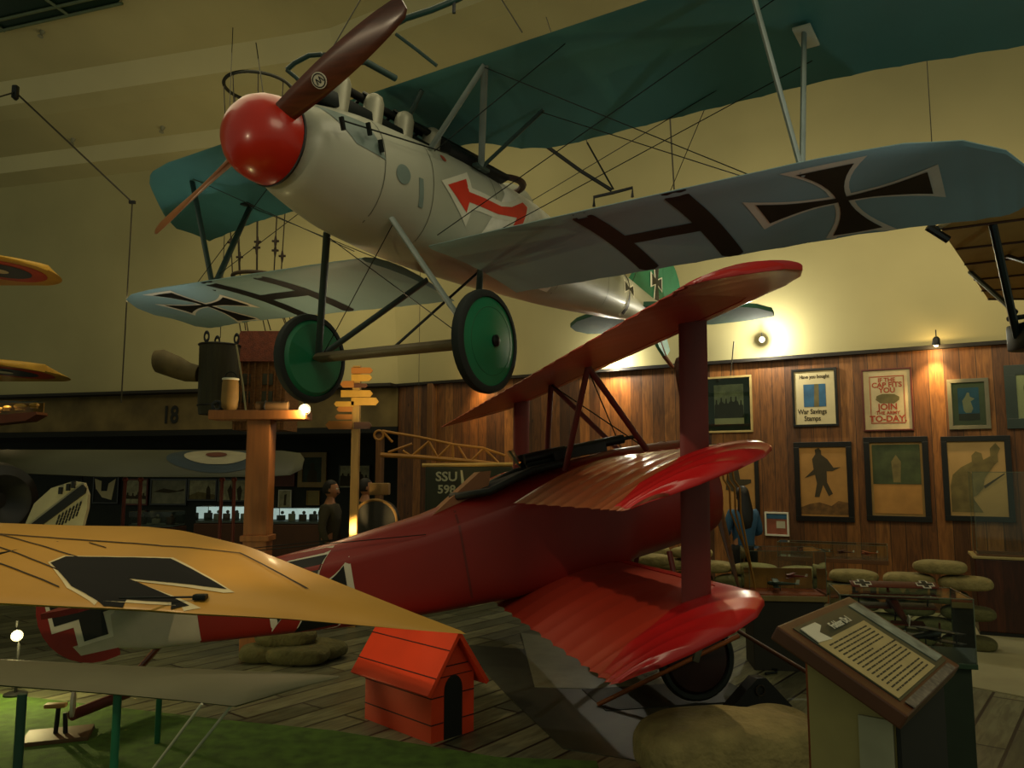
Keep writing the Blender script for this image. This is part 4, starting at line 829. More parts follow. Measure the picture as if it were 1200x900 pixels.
# ---------------------------------------------------------------- biplane with the roundel (left, middle distance)
RGp = mat('olive_grey_fabric', '4a4d3c', .55, var=.15, scale=1.2)
B0 = pix(0, 560, d=9.0)
Bp = thing('roundel_biplane', 'dark grey biplane with a blue, white and red roundel on its long wing', 'aeroplane', B0)
fe = [(-120, 527), (0, 527), (120, 527), (240, 527.5), (330, 528), (352, 531), (357, 538)]; ne = [(-120, 552), (0, 554), (120, 559), (240, 559.5), (310, 559), (340, 557), (354, 550)]
Wp1, Wp2, Wp3 = pix(0, 527, d=10.0), pix(0, 558, d=9.0), pix(350, 558, d=9.3); bn = (Wp3-Wp2).cross(Wp1-Wp2).normalized(); bn = bn if bn.z > 0 else -bn; bpl = (bn, bn.dot(Wp2))
rings = []
for i in range(31):
    t = i/30*6; j = min(int(t), 5); f = t-j
    a = pix(lerp(fe[j][0], fe[j+1][0], f), lerp(fe[j][1], fe[j+1][1], f), pl=bpl)-B0; b = pix(lerp(ne[j][0], ne[j+1][0], f), lerp(ne[j][1], ne[j+1][1], f), pl=bpl)-B0
    c = max((a-b).length, .02); rings.append([b+(a-b)*s+bn*z*c*(.95 if i % 2 else 1) for s, z in airfoil(1, .06, .03, 10)])
bw = obj('upper_wing', MB().ring_loft(rings), RGp, Bp, ang=60)
bU = (Wp3-Wp2).normalized(); bV = bn.cross(bU).normalized()
def bdec(pl_, m, nm, off):
    pp = []
    for x, y in pl_: q = pix(x, y, pl=bpl)-B0; pp.append((q.dot(bU), q.dot(bV)))
    return decal(bw, pp, bn*.6, bU, bV, -bn, m, nm, bw, off, .1)
bdec(poly_circle(253, 543, 58, 30, .25), mat('roundel_blue', '1f3a4a', .6), 'blue_ring', .004); bdec(poly_circle(254, 540.8, 38, 30, .27), mat('roundel_white', 'b5ad90', .6), 'white_ring', .01); bdec(poly_circle(254, 539.5, 12.5, 20, .3), mat('roundel_red', '6a3020', .6), 'red_centre', .016)
fm = mat('pale_grey_metal', '8d8a72', .5, var=.1)
pA, pB = pix(12, 590, d=8.6)-B0, pix(-160, 560, d=11)-B0
axd = (pA-pB).normalized()
obj('fuselage', MB().tube([pB, lerp(pA, pB, .5), lerp(pA, pB, .12)], [.2, .38, .42], 24), fm, Bp)
obj('cowling', MB().lathe([(.42, 0), (.43, .1), (.4, .28), (.3, .34), (.24, .32), (.1, .2), (0, .2)], lerp(pA, pB, .12), axd, 32), black, Bp)
obj('lower_wing', MB().box(pix(40, 625, d=8.8)-B0, (2.6, .9, .05), Matrix.Rotation(.25, 4, 'Y'), .015), fm, Bp)
for x in (15, 95): obj('wing_strut', MB().tube([pix(x, 556, d=9.2)-B0, pix(x+4, 622, d=9.0)-B0], .02, 8), black, Bp)
# slotted tail panel, taken as a separate aircraft, attached here to the biplane
T0 = pix(75, 620, d=8.0); t = bpy.data.objects.new('slotted_tail', None); C.objects.link(t); t.parent = Bp; t.location = T0-B0; op = [(26, 622), (40, 590), (60, 572), (85, 564), (98, 566), (103, 580), (102, 596), (97, 615), (92, 625)]
Tq = [pix(x, y, d=8.0)-T0 for x, y in op]
obj('tail_panel', MB().prism([(v.x, v.z) for v in Tq], (0, 0, 0), (1, 0, 0), (0, 0, 1), (0, 1, 0), .05), mat('pale_tail', 'a39c7c', .55), t, False)
mb = MB()
for i in range(7):
    for j in range(3):
        q = pix(69+i*4.2-j*2, 606-i*2.6+j*6, d=7.99)-T0; mb.box(q, (.014, .01, .045), Matrix.Rotation(.3, 4, 'Y'))
obj('slots', mb, black, t, False)
obj('spar', MB().prism([(v.x, v.z) for v in [pix(x, y, d=7.97)-T0 for x, y in ((18, 628), (96, 568), (100, 572), (99, 578), (34, 626))]], (0, -.03, 0), (1, 0, 0), (0, 0, 1), (0, 1, 0), .03), black, t, False)
for k, (x, y) in enumerate(((71, 575), (80, 571), (86, 568))): obj('spar_clip', MB().box(pix(x, y, d=7.96)-T0, (.03, .03, .07)), black, t)
# ---------------------------------------------------------------- hanging wing tips with cockades at the left edge
H0 = pix(-150, 320, d=9)
Hb = thing('cockade_biplane', 'hanging yellow-winged aeroplane whose red and blue ringed wing tips enter at the left edge', 'aeroplane', H0)
ymt = mat('yellow_paint', 'c99a34', .55); rmt = mat('cockade_red', 'b5341a', .55); bmt = mat('cockade_blue', '14304f', .55)
def tipwing(cx, cy, rx, ry, nm):
    z = pix(cx, cy, d=9.0).z; ce = pix(cx, cy, z=z); k = 1
    a = pix(cx+rx, cy, z=z); hw = (a-ce).length; f1, f2 = pix(cx, cy-ry, z=z), pix(cx, cy+ry, z=z); hc = abs(f1.y-f2.y)/2; cyy = (f1.y+f2.y)/2
    mb = MB(); st = []
    for x in [-3.0, -2, -1]+[-.0+hw*sin(i/12*pi/2) for i in range(13)]:
        c = hc*(1 if x <= 0 else math.sqrt(max(0, 1-(x/hw)**2))+.02); st.append([(ce.x+x-H0.x, cyy-c+2*c*s-H0.y, z-H0.z+zz*2*hc*.8) for s, zz in airfoil(1, .05, .02, 9)])
    w = obj(nm, mb.ring_loft(st), ymt, Hb, ang=60)
    for rr_, m, n_, off in ((.84, rmt, 'red_ring', .004), (.58, bmt, 'blue_ring', .008), (.2, white, 'white_centre', .012)):
        decal(w, poly_circle(ce.x-H0.x-.12*hw*(1-rr_), cyy-H0.y, hw*rr_*.92, 30, hc/hw), (0, 0, z-H0.z-1), (1, 0, 0), (0, 1, 0), (0, 0, 1), m, n_, w, off, .12)
tipwing(-2, 315, 55, 19.5, 'upper_wing'); tipwing(-3, 433.5, 49, 13.5, 'lower_wing')
obj('wing_strut', MB().tube([pix(-70, 318, d=9)-H0, pix(-68, 433, d=9)-H0], .03, 8), steel, Hb); obj('fuselage', MB().tube([pix(-330, 380, d=8.2)-H0, pix(-330, 380, d=9.2)-H0, pix(-330, 380, d=13)-H0], [.3, .42, .15], 20), ymt, Hb)
# lit shelf with small models above the gallery
q = pix(18, 490, d=12.2)
t = thing('lit_model_case', 'small lit case of golden models at the left edge below the cockades', 'display case', q)
obj('shelf', MB().prism([(-.7, -.1), (.25, .0), (.42, .1), (.4, .14), (-.7, .05)], (0, -.15, -.05), (1, 0, 0), (0, 0, 1), (0, 1, 0), .3), mat('red_brown_shelf', '6a3418', .5), t, False); obj('back_panel', MB().box((-.2, .14, .13), (1.1, .02, .24)), mat('gold_back', 'a87a34', .5, var=.3, scale=8), t, False)
obj('glass_cover', MB().box((-.2, 0, .14), (1.1, .26, .25)), glass(), t, False)
for k, (x, s) in enumerate(((-.28, .06), (-.12, .045), (.08, .06), (.3, .05))):
    o = obj('golden_model', MB().ball((0, 0, 0), s, (1.6, .8, .8)).box((0, 0, -s*.8), (s*2, s, s*.4)), mat('golden_brown', 'd09a44', .4)); o.location = q+V((x, -.03, .14+.02*k)); tag(o, ['leftmost', 'second', 'third', 'rightmost'][k]+' small golden model in the lit case at the left edge', 'model', 'golden models in the lit case')
point('case_light', q+V((-.1, -.1, .3)), 2.5, (1, .75, .35), .02)
# ---------------------------------------------------------------- cream ribbed wing frame at the right edge
zr = 3.72; R0 = pix(1180, 300, z=zr)
Rw = thing('ribbed_wing', 'cream ribbed aeroplane wing on dark struts hanging at the right edge', 'wing', R0)
pl_ = [(1101, 266), (1152, 237), (1230, 236), (1290, 240), (1290, 352), (1158, 351), (1128, 306)]
P_ = [pix(x, y, z=zr)-R0 for x, y in pl_]
rw = obj('wing_panel', MB().prism([(v.x, v.y) for v in P_], (0, 0, 0), (1, 0, 0), (0, 1, 0), (0, 0, 1), .03), mat('cream_translucent_fabric', 'bd9550', .6, var=.06), Rw, False)
obj('leading_edge', MB().tube([P_[0], P_[1], P_[2], P_[3]], .018, 8), mat('cream_edge', 'd8c79a', .5), Rw)
for a, b in (((1104, 268), (1290, 244)), ((1120, 291), (1290, 272)), ((1130, 309), (1290, 290)), ((1141, 327), (1290, 312)), ((1150, 340), (1290, 332)), ((1158, 350), (1290, 349))):
    obj('rib', MB().tube([pix(*a, z=zr)-R0+V((0, 0, -.008)), pix(*b, z=zr)-R0+V((0, 0, -.008))], .01, 6), mat('rib_brown', '4a2a12', .6), rw)
for a, b, r in (((1163, 262, zr), (1192, 395), .03), ((1137, 319, zr), (1190, 366), .022), ((1180, 300, zr), (1206, 308), .02), ((1181, 374, 0), (1206, 370), .02)):
    p1 = pix(a[0], a[1], z=a[2]) if a[2] else pix(a[0], a[1], d=6.2); p2 = pix(b[0], b[1], d=6.2); obj('strut', MB().tube([p1-R0, p2-R0], r, 8), mat('dark_teal_metal', '14211e', .4, .3), Rw)
obj('engine_block', MB().box(pix(1204, 395, d=6.2)-R0, (.2, .25, .22), None, .03), steel, Rw); obj('pulley', MB().torus(P_[0]+V((-.02, 0, .04)), (0, 1, 0), .05, .02, 20, 8), black, Rw); obj('hook', MB().tube([P_[0]+V((-.09, 0, .0)), P_[0]+V((.06, 0, -.1))], .03, 8), black, Rw)
cable('suspension_cable', R0+P_[0]+V((-.02, 0, .08)), R0+P_[0]+V((-.02, 0, 3.5)), 'thin cable holding the left corner of the cream ribbed wing', .004)
cable('suspension_cable', R0+V((.6, 0, .03)), R0+V((.6, 0, 4)), 'thin cable holding the cream ribbed wing beyond the right edge', .004)
# ---------------------------------------------------------------- signpost, beam, basket and lamp in front of the gallery
ds = 9.8; q = pix(415, 600, d=ds)
t = thing('signpost', 'pale wooden signpost with a stack of pointed direction boards', 'signpost', (q.x, q.y, 0)); topz = pix(415, 429, d=ds).z
obj('post', MB().box((0, 0, topz/2), (.095, .095, topz), None, .006), mat('pale_post_wood', 'b08c48', .5, var=.15, stretch=(4, 4, .4)), t, False)
sy_ = mat('yellow_sign_board', 'c99a3a', .5, var=.1); so = mat('orange_sign_board', 'b0702a', .5, var=.1); sg_ = mat('brown_sign_board', '5a3018', .5)
for y, x0, x1, hh, m in ((435, 413, 438, 7, so), (443.5, 413, 437, 8, sy_), (451, 400, 416, 8, so), (452.5, 416, 432, 5, sg_), (462, 401, 438, 8, sy_), (471, 413, 445, 9, sy_), (474, 393, 416, 6, sy_), (480, 396, 414, 6, so), (489, 394, 414, 6, so), (498.5, 383, 414, 9.5, so), (499, 416, 437, 8, sg_)):
    a, b = pix(x0, y, d=ds), pix(x1, y, d=ds); h = hh/F*ds/2; s = 1 if (x0+x1)/2 > 415 else -1; w = b.x-a.x
    poly = [(-w/2, -h), (w/2-h*.8, -h), (w/2, 0), (w/2-h*.8, h), (-w/2, h)]; poly = poly if s > 0 else [(-x, y) for x, y in poly[::-1]]
    ce = (a+b)/2-t.location
    so_ = obj('sign_board', MB().prism(poly, (ce.x, -.075, ce.z), (1, 0, 0), (0, 0, 1), (0, 1, 0), .025), m, t, False)
spot('sign_light', (q.x+.6, q.y-2.2, 2.2), (q.x, q.y, 2.95), 150, (1, .72, .3), 26, .7)
db = 8.4; q = pix(302, 640, d=db)
t = thing('timber_pillar', 'square timber pillar carrying a short crossbeam', 'pillar', (q.x, q.y, 0)); tz = pix(302, 492, d=db).z; wpil = mat('orange_pillar_wood', '8a5524', .55, var=.2, stretch=(5, 5, .5), scale=4)
obj('post', MB().box((0, 0, tz/2), (.25, .22, tz), None, .012), wpil, t, False)
bx0, bx1 = pix(250, 487, d=db).x, pix(362, 487, d=db).x
obj('beam', MB().box(((bx0+bx1)/2-q.x, 0, tz+.045), (bx1-bx0, .3, .1), None, .01), wpil, t, False); obj('collar', MB().box((0, 0, pix(302, 630, d=db).z), (.3, .27, .06), None, .008), wpil, t, False)
zt = tz+.095
p0 = pix(269, 478, d=db-.02); t = thing('canvas_lantern', 'pale canvas lantern with a white rim standing on the crossbeam', 'lantern', (p0.x, p0.y, zt))
obj('canvas_body', MB().lathe([(.055, .0), (.085, .04), (.09, .12), (.085, .3), (.075, .34)], (0, 0, 0), (0, 0, 1), 20), mat('canvas_tan', '8a6a34', .7), t); obj('rim', MB().torus((0, 0, .34), (0, 0, 1), .078, .012, 24, 8), white, t); obj('handle', MB().torus((0, 0, .36), (0, 1, 0), .06, .006, 20, 6, (0, pi)), steel, t)
p0 = pix(248, 474, d=db-.02); o = obj('headphones', MB().torus((0, 0, .05), (0, 1, 0), .045, .022, 20, 8).ball((.09, 0, .04), .045), black); o.location = (p0.x+.06, p0.y, zt); tag(o, 'shiny black goggles lying left of the canvas lantern', 'goggles')
p0 = pix(318, 480, d=db-.02)
t = thing('canvas_roll', 'brown rolled canvas kit lying on the right half of the crossbeam', 'kit roll', (p0.x, p0.y, zt)); obj('roll', MB().tube([(-.16, 0, .05), (.18, 0, .05)], .05, 14), mat('canvas_brown', '5c4220', .8), t); obj('strap', MB().torus((-.06, 0, .05), (1, 0, 0), .053, .008, 20, 6), black, t)
lamp(pix(357, 480, d=8.3), pix(400, 520, d=3.0), 'dazzling spotlight facing the viewer at the right end of the crossbeam', 0, WARM, mat('dazzle', 'fff0c0', .5, emit=60, var=0), 60, .055, 22)
# observation balloon basket with its ropes, hoop and tub
dk = 11.4
wick = mat('brown_wicker', '7a5024', .75, var=.3, scale=14, bump=.6, bscale=60, stretch=(1, 1, 3)); wickd = mat('reddish_wicker', '6e3016', .75, var=.3, scale=14, bump=.6); tubm = mat('dark_olive_staves', '2e2b14', .7, var=.3, stretch=(7, 7, .6), scale=3)
bc = pix(313, 450, d=dk)
t = thing('balloon_basket', 'brown wicker observation balloon basket with hoop, rings and knotted ropes', 'balloon basket', bc)
zA, zB, zC = pix(313, 392, d=dk).z-bc.z, pix(313, 428, d=dk).z-bc.z, pix(313, 505, d=dk).z-bc.z
def boxring(w, d, z): return [(x*w/2, y*d/2, z) for x, y in ((-1, -1), (-.33, -1), (.33, -1), (1, -1), (1, -.33), (1, .33), (1, 1), (.33, 1), (-.33, 1), (-1, 1), (-1, .33), (-1, -.33))]
obj('basket_body', MB().ring_loft([boxring(.72, .7, zC), boxring(.76, .74, zB)]), wick, t, False); obj('basket_rim', MB().ring_loft([boxring(.86, .84, zB), boxring(.62, .6, zA)]), wickd, t, False)
mb = MB()
for i in range(8): mb.tube([(-.33+.09*i, -.38, zC), (-.34+.095*i, -.385, zB)], .014, 6)
obj('wicker_stakes', mb, wick, t)
for x, z in ((-.2, zB-.25), (.12, zB-.25), (-.2, zB-.5), (.12, zB-.5)): obj('basket_panel', MB().box((x, -.375, z), (.16, .02, .16), None, .004), mat('grey_panel', '3a3826', .7), t)
rz_, Rz = pix(301, 325, d=dk).z-bc.z, pix(303, 103, d=dk).z-bc.z
r0x = pix(301, 325, d=dk).x-bc.x
obj('load_ring', MB().torus((r0x, 0, rz_), (0, 0, 1), .34, .03, 36, 8), mat('ring_brown', '3a2a12', .7), t)
obj('load_ring', MB().torus((r0x, 0, rz_-.14), (0, 0, 1), .33, .022, 36, 8), mat('ring_brown', '3a2a12', .7), t)
hx = pix(303, 103, d=dk).x-bc.x
obj('top_hoop', MB().torus((hx, 0, Rz), (0, 0, 1), .5, .026, 40, 8), mat('hoop_dark', '1b1c10', .6), t)
for a in range(8):
    ca, sa = cos(a*pi/4+.3), sin(a*pi/4+.3)
    obj('rope', MB().tube([(r0x+.34*ca, .34*sa, rz_), (hx+.5*ca, .5*sa, Rz)], .009, 6), mat('dark_rope', '2a2212', .8), t)
    obj('rope', MB().tube([(.36*(1 if ca > 0 else -1)*min(1, abs(ca)*1.3), .36*(1 if sa > 0 else -1)*min(1, abs(sa)*1.3), zA), (r0x+.33*ca, .33*sa, rz_-.14)], .008, 6), mat('dark_rope', '2a2212', .8), t)
    u_ = .12+.05*(a % 3); kx = lerp(r0x+.34*ca, hx+.5*ca, u_); ky = lerp(.34*sa, .5*sa, u_); kz = lerp(rz_, Rz, u_)
    obj('toggle', MB().tube([(kx-.05, ky, kz), (kx+.05, ky, kz)], .018, 6).tube([(kx, ky, kz-.1), (kx, ky, kz), (kx, ky, kz+.08)], [.012, .026, .012], 8), mat('toggle_brown', '2d1c0e', .7), t)
tc_ = pix(256, 448, d=10.4); t = thing('stave_tub', 'dark wooden tub with looped handles hanging left of the wicker basket', 'tub', tc_)
zu, zd = pix(256, 405, d=10.4).z-tc_.z, pix(256, 486, d=10.4).z-tc_.z
obj('tub_body', MB().lathe([(.235, zd), (.25, zd+.1), (.26, zu)], (0, 0, 0), (0, 0, 1), 24), tubm, t, ang=20); obj('hoop', MB().torus((0, 0, zu), (0, 0, 1), .262, .014, 30, 6), black, t); obj('hoop', MB().torus((0, 0, zd+.12), (0, 0, 1), .252, .01, 30, 6), black, t)
for a in (0, 2.1, 4.2): obj('handle_loop', MB().torus((.22*cos(a), .22*sin(a), zu+.09), (0, 1, 0), .03, .012, 16, 6, sy=2), black, t)
cable('tub_cord', tc_+V((0, 0, zu+.1)), tc_+V((0, 0, 5)), 'thin cord holding the dark wooden tub', .006)
o = obj('canvas_tube', MB().tube([(-.55, -.1, .16), (-.5, -.1, .16), (-.3, -.05, .08), (-.16, 0, .02), (-.02, 0, 0)], [.14, .16, .15, .13, .11], 18), mat('grey_brown_canvas', '6a5a34', .7, var=.2)); o.location = pix(245, 438, d=10.4)+V((-.12, 0, 0)); tag(o, 'stubby grey-brown canvas tube poking out left of the tub', 'canvas tube')
o = obj('pale_rope', MB().tube([(0, 0, 0), (.1, 0, -.5), (.16, 0, -.9)], .012, 6), mat('white_cord', 'a89f78', .7)); o.location = pix(277, 404, d=10.0); tag(o, 'pale cord running down from the tub to the crossbeam', 'cord')
for k, (x, lab) in enumerate(((198, '8'), (190, '1'))): pass
Ld = (WB-WC).normalized(); Ln = V((Ld.y, -Ld.x, 0))
q = pix(200, 487, pl=(Ln, (Ln*.05+Ln.dot(WB)*Ln).dot(Ln))); o = text('painted_number', '18', .52, mat('number_black', '16150e', .8), None, q+Ln*.012, (pi/2, 0, math.atan2(Ld.y, Ld.x)), .004, sx=.8); tag(o, 'black number 18 painted on the brown canvas fascia', 'painted number')
# ---------------------------------------------------------------- gallery pictures and lit cases
GP = WB-Ln*2.5
def gp(box, label, fr, b, pap, group=None): return Pic(box, label, fr, b, None, 0, pap, d=Ld, P0=GP, group=group)
p = gp((146, 174, 561, 592), 'small old photograph, leftmost of the row in the gallery', fred, .04, photo2); p.shape(crowd(4, 4, -.6, 0), dkfig, 'figures')
p = gp((177, 220, 561, 592), 'wide misty grey photograph second from the left in the gallery row', fblk, .04, mat('misty_photo', '7d7a62', .7, var=.4, scale=3)); p.shape([(-.9, 0), (-.3, .3), (.5, .1), (.9, .3), (.9, .1), (0, -.1)], dkfig, 'aircraft')
p = gp((221, 255, 561, 587), 'pale photograph of a lone dark figure, third in the gallery row', fblk, .04, photo2); p.shape([(.3, -1), (.3, .1), (.45, .5), (.6, .1), (.65, -1)], dkfig, 'figure'); p.shape([(-1, -1), (1, -1), (1, -.5), (-.3, -.2), (-1, -.6)], khaki, 'ground')
p = gp((256, 291, 561, 588), 'photograph of two dark trees, just left of the timber pillar', fblk, .04, photo2); p.shape([(-.2, -1), (-.4, 0), (-.15, .6), (0, 0), (.1, -1)], dkfig, 'tree'); p.shape([(.4, -1), (.3, .1), (.55, .5), (.7, 0), (.6, -1)], dkfig, 'tree')
p = gp((110, 140, 558, 590), 'white crescent-shaped cross poster beside the slotted tail panel', fblk, .03, mat('black_sheet', '10130e', .7)); p.shape([(-1, .9), (-.85, .1), (-.3, -.6), (.5, -.8), (.8, .9), (.2, .5), (.1, -.1), (-.4, -.1), (-.4, .7)], paper, 'white_shape')
p = gp((350, 383, 530, 571), 'gold-framed dark portrait on the gallery wall', mat('gold_frame', '8a6c2a', .4), .12, mat('dark_portrait', '23301c', .6, var=.4)); p.shape([(-.5, -1), (-.45, -.2), (-.2, .0), (-.25, .4), (0, .6), (.25, .4), (.2, 0), (.5, -.2), (.55, -1)], dkfig, 'sitter')
p = gp((398, 434, 545, 572), 'grey photograph behind the signpost pole', fblk, .02, photo2); p.shape(crowd(5, 9, -.9, .3), dkfig, 'figures')
gp((317, 346, 552, 570), 'plain reddish-brown plaque right of the timber pillar', fred, .03, mat('red_plaque', '5a2818', .6))
p = gp((327, 342, 574, 595), 'small white picture of a standing figure below the red plaque', white, .02, photo2); p.shape([(-.2, -.8), (-.1, .5), (.3, .6), (.2, -.8)], dkfig, 'figure')
gp((360, 375, 575, 592), 'small gold plaque under the gold-framed portrait', mat('gold_frame', '8a6c2a', .4), .02, mat('gold_plaque', '7d6c30', .5))
led = mat('case_glow', 'cfe4e0', .5, emit=.55, var=.5, scale=6)
for k, (x0, x1, y0, y1, lb) in enumerate(((229, 289, 594, 611, 'cool-lit glass case in the gallery left of the timber pillar'), (316, 384, 596, 612, 'cool-lit glass case in the gallery right of the timber pillar'), (150, 200, 600, 616, 'dim glass case in the gallery above the yellow wing'))):
    d = 13.6; a, b = pix(x0, y1, d=d), pix(x1, y1, d=d); top = pix(x0, y0, d=d).z; z1 = a.z; w = b.x-a.x; cx = (a.x+b.x)/2
    t = thing('gallery_case', lb, 'display case', (cx, d+.3, 0), group=None)
    obj('cabinet', MB().box((0, 0, z1/2-.02), (w+.06, .6, z1-.04), None, .01), mat('cabinet_brown', '4a2a14', .6), t, False)
    obj('tray', MB().box((0, 0, z1-.01), (w, .56, .03)), mat('grey_tray', '4a5450', .6), t, False); obj('glass_cover', MB().box((0, 0, (z1+top)/2), (w, .56, top-z1)), glass(), t, False)
    if k < 2: obj('lit_back_panel', MB().box((0, .26, (z1+top)/2), (w-.02, .02, top-z1-.03)), led, t, False)
    rr = random.Random(k)
    for j in range(5 if k < 2 else 3):
        o = obj('small_exhibit', MB().box((0, 0, .05), (.12, .1, rr.uniform(.08, .16)), rr.uniform(0, 1), .01).ball((.02, 0, .14), .03), mat('exhibit_'+str(j % 3), ['20241e', '6a6a58', '3a2a1a'][j % 3], .6)); o.location = (cx-w/2+.12+j*(w-.24)/(4 if k < 2 else 2), d+.25, z1+.01)
        tag(o, '%s small exhibit in the %s' % (['first', 'second', 'third', 'fourth', 'fifth'][j], lb.replace('glass case in the ', '').replace('cool-lit', 'lit')), 'exhibit', 'small exhibits in gallery case %s' % ['left', 'right', 'dim'][k])
for k, x in enumerate((143, 165, 257, 275)):
    q = pix(x, 600, d=9.9); z1 = pix(x, 562, d=9.9).z; t = thing('rope_stanchion', 'thin reddish post of the gallery barrier, %s from the left' % ['first', 'second', 'third', 'fourth'][k], 'barrier post', (q.x, q.y, 0), group='barrier posts before the gallery')
    obj('post', MB().tube([(0, 0, 0), (.02*(-1)**k, 0, z1)], .022, 10), mat('barrier_red', '6a2818', .5), t); obj('foot', MB().lathe([(.07, 0), (.07, .02), (.03, .04)], (0, 0, 0), (0, 0, 1), 20), black, t); obj('finial', MB().ball((.02*(-1)**k, 0, z1), .035), mat('barrier_red', '6a2818', .5), t)
# ---------------------------------------------------------------- trellis frame, SSU panel
dt = 12.0
t = thing('timber_truss', 'skeletal yellow wooden wing truss hanging before the timber wall', 'truss', pix(520, 535, d=dt)); T0 = t.location.copy(); tw_ = mat('yellow_truss_wood', 'a87228', .5, var=.1)
def tl_(px): return pix(*px, d=dt)-T0
obj('lower_chord', MB().tube([tl_(a) for a in ((446, 533), (485, 535), (555, 541), (598, 546))], .035, 8), tw_, t); obj('upper_chord', MB().tube([tl_(a) for a in ((448, 505), (490, 512), (532, 521), (566, 525), (592, 534))], .02, 8), tw_, t)
for a, b in (((483, 534), (503, 517)), ((503, 518), (513, 536)), ((513, 536), (528, 521)), ((531, 521), (531, 539)), ((536, 521), (548, 541)), ((566, 526), (552, 540)), ((569, 527), (584, 542)), ((455, 530), (483, 520)), ((472, 528), (484, 536)), ((448, 505), (460, 518))): obj('brace', MB().tube([tl_(a), tl_(b)], .02, 6), tw_, t)
obj('end_ring', MB().torus(tl_((444, 510)), (0, 1, 0), .07, .018, 20, 8), tw_, t)
cable('truss_cable', T0+tl_((490, 512)), T0+tl_((490, 512))+V((0, 0, 4)), 'thin cable holding the yellow wooden truss', .004)
spot('truss_light', T0+V((-1, -2.5, -1)), T0, 60, (1, .66, .25), 40, .8)
t = thing('ambulance_panel', 'dark green vehicle side lettered SSU 598 with a white statue emblem', 'vehicle panel', pix(560, 590, d=11.6)); P0_ = t.location.copy()
x0, x1 = pix(498, 570, d=11.6).x-P0_.x, pix(640, 570, d=11.6).x-P0_.x; z1 = pix(560, 547, d=11.6).z-P0_.z
pn_ = obj('side_panel', MB().box(((x0+x1)/2, .1, (z1-P0_.z)/2), (x1-x0, .16, z1+P0_.z), None, .02), mat('olive_green_panel', '232c18', .6, var=.2), t, False)
obj('roof_edge', MB().tube([(x0-.05, .05, z1+.02), (x1, .05, z1+.04)], .03, 8), mat('cream_roof_edge', 'b8964e', .5), t)
lt = mat('stencil_white', 'a8ac8c', .7); q = pix(523, 559, d=11.57)-P0_; text('lettering', 'SSU', .19, lt, pn_, (q.x, .015, q.z), (pi/2, 0, 0), .002, sx=1.05); q = pix(523, 574, d=11.57)-P0_; text('lettering', '598', .17, lt, pn_, (q.x, .015, q.z), (pi/2, 0, 0), .002, sx=1.05)
q = pix(544, 572, d=11.57)-P0_; obj('statue_emblem', MB().prism([(-.02, -.16), (.14, -.16), (.1, .02), (.05, .06), (.03, .02), (-.0, .06), (-.03, .26), (-.06, .26), (-.04, .0), (.0, -.04)], (q.x, .018, q.z), (1, 0, 0), (0, 0, 1), (0, -1, 0), .003), lt, pn_, False)
# ---------------------------------------------------------------- dark drum with brass rim, tan box
q = pix(443, 612, d=10.6); t = thing('hooded_drum', 'dark rounded hood with a pale brass rim behind the signpost', 'hood', q)
obj('hood_body', MB().lathe([(.27, -.05), (.29, .1), (.28, .3), (.2, .5), (0, .52)], (0, -.2, .02), (0, 1, 0), 30), mat('black_hood', '14170f', .5), t); obj('brass_rim', MB().torus((0, -.25, .02), (0, 1, 0), .285, .018, 36, 8), mat('brass_rim', '94713a', .4), t)
obj('hood_stand', MB().box((0, .0, -.62), (.5, .5, 1.0), None, .01), mat('dark_box', '1a1b12', .7), t, False)
o = obj('tan_box', MB().box((0, 0, .0), (.26, .2, .16), None, .02), mat('tan_canvas_box', '86683a', .7)); o.location = pix(440, 573, d=10.7)+V((.06, 0, 0)); tag(o, 'tan canvas box sitting on top of the dark hood', 'box')
# ---------------------------------------------------------------- people
skin = mat('skin', 'a87450', .6, var=.05)
def skinned(name, chains, m, parent, sub=1, root=0):
    """one continuous surface from joint chains: [(x,y,z,r), ...]; chains share joints by equal coordinates"""
    vs, es, rs, ix = [], [], [], {}
    for ch in chains:
        prev = None
        for (x, y, z, r) in ch:
            k = (round(x, 4), round(y, 4), round(z, 4))
            if k not in ix: ix[k] = len(vs); vs.append((x, y, z)); rs.append(r)
            if prev is not None and prev != ix[k] and (prev, ix[k]) not in es: es.append((prev, ix[k]))
            prev = ix[k]
    me = bpy.data.meshes.new(name); me.from_pydata(vs, es, []); o = bpy.data.objects.new(name, me); C.objects.link(o); o.parent = parent
    mo = o.modifiers.new('skin', 'SKIN'); mo.use_smooth_shade = True
    for i, v in enumerate(me.skin_vertices[0].data): v.radius = (rs[i], rs[i]); v.use_root = (i == root)
    q = o.modifiers.new('s', 'SUBSURF'); q.levels = q.render_levels = sub; me.materials.append(m); return o
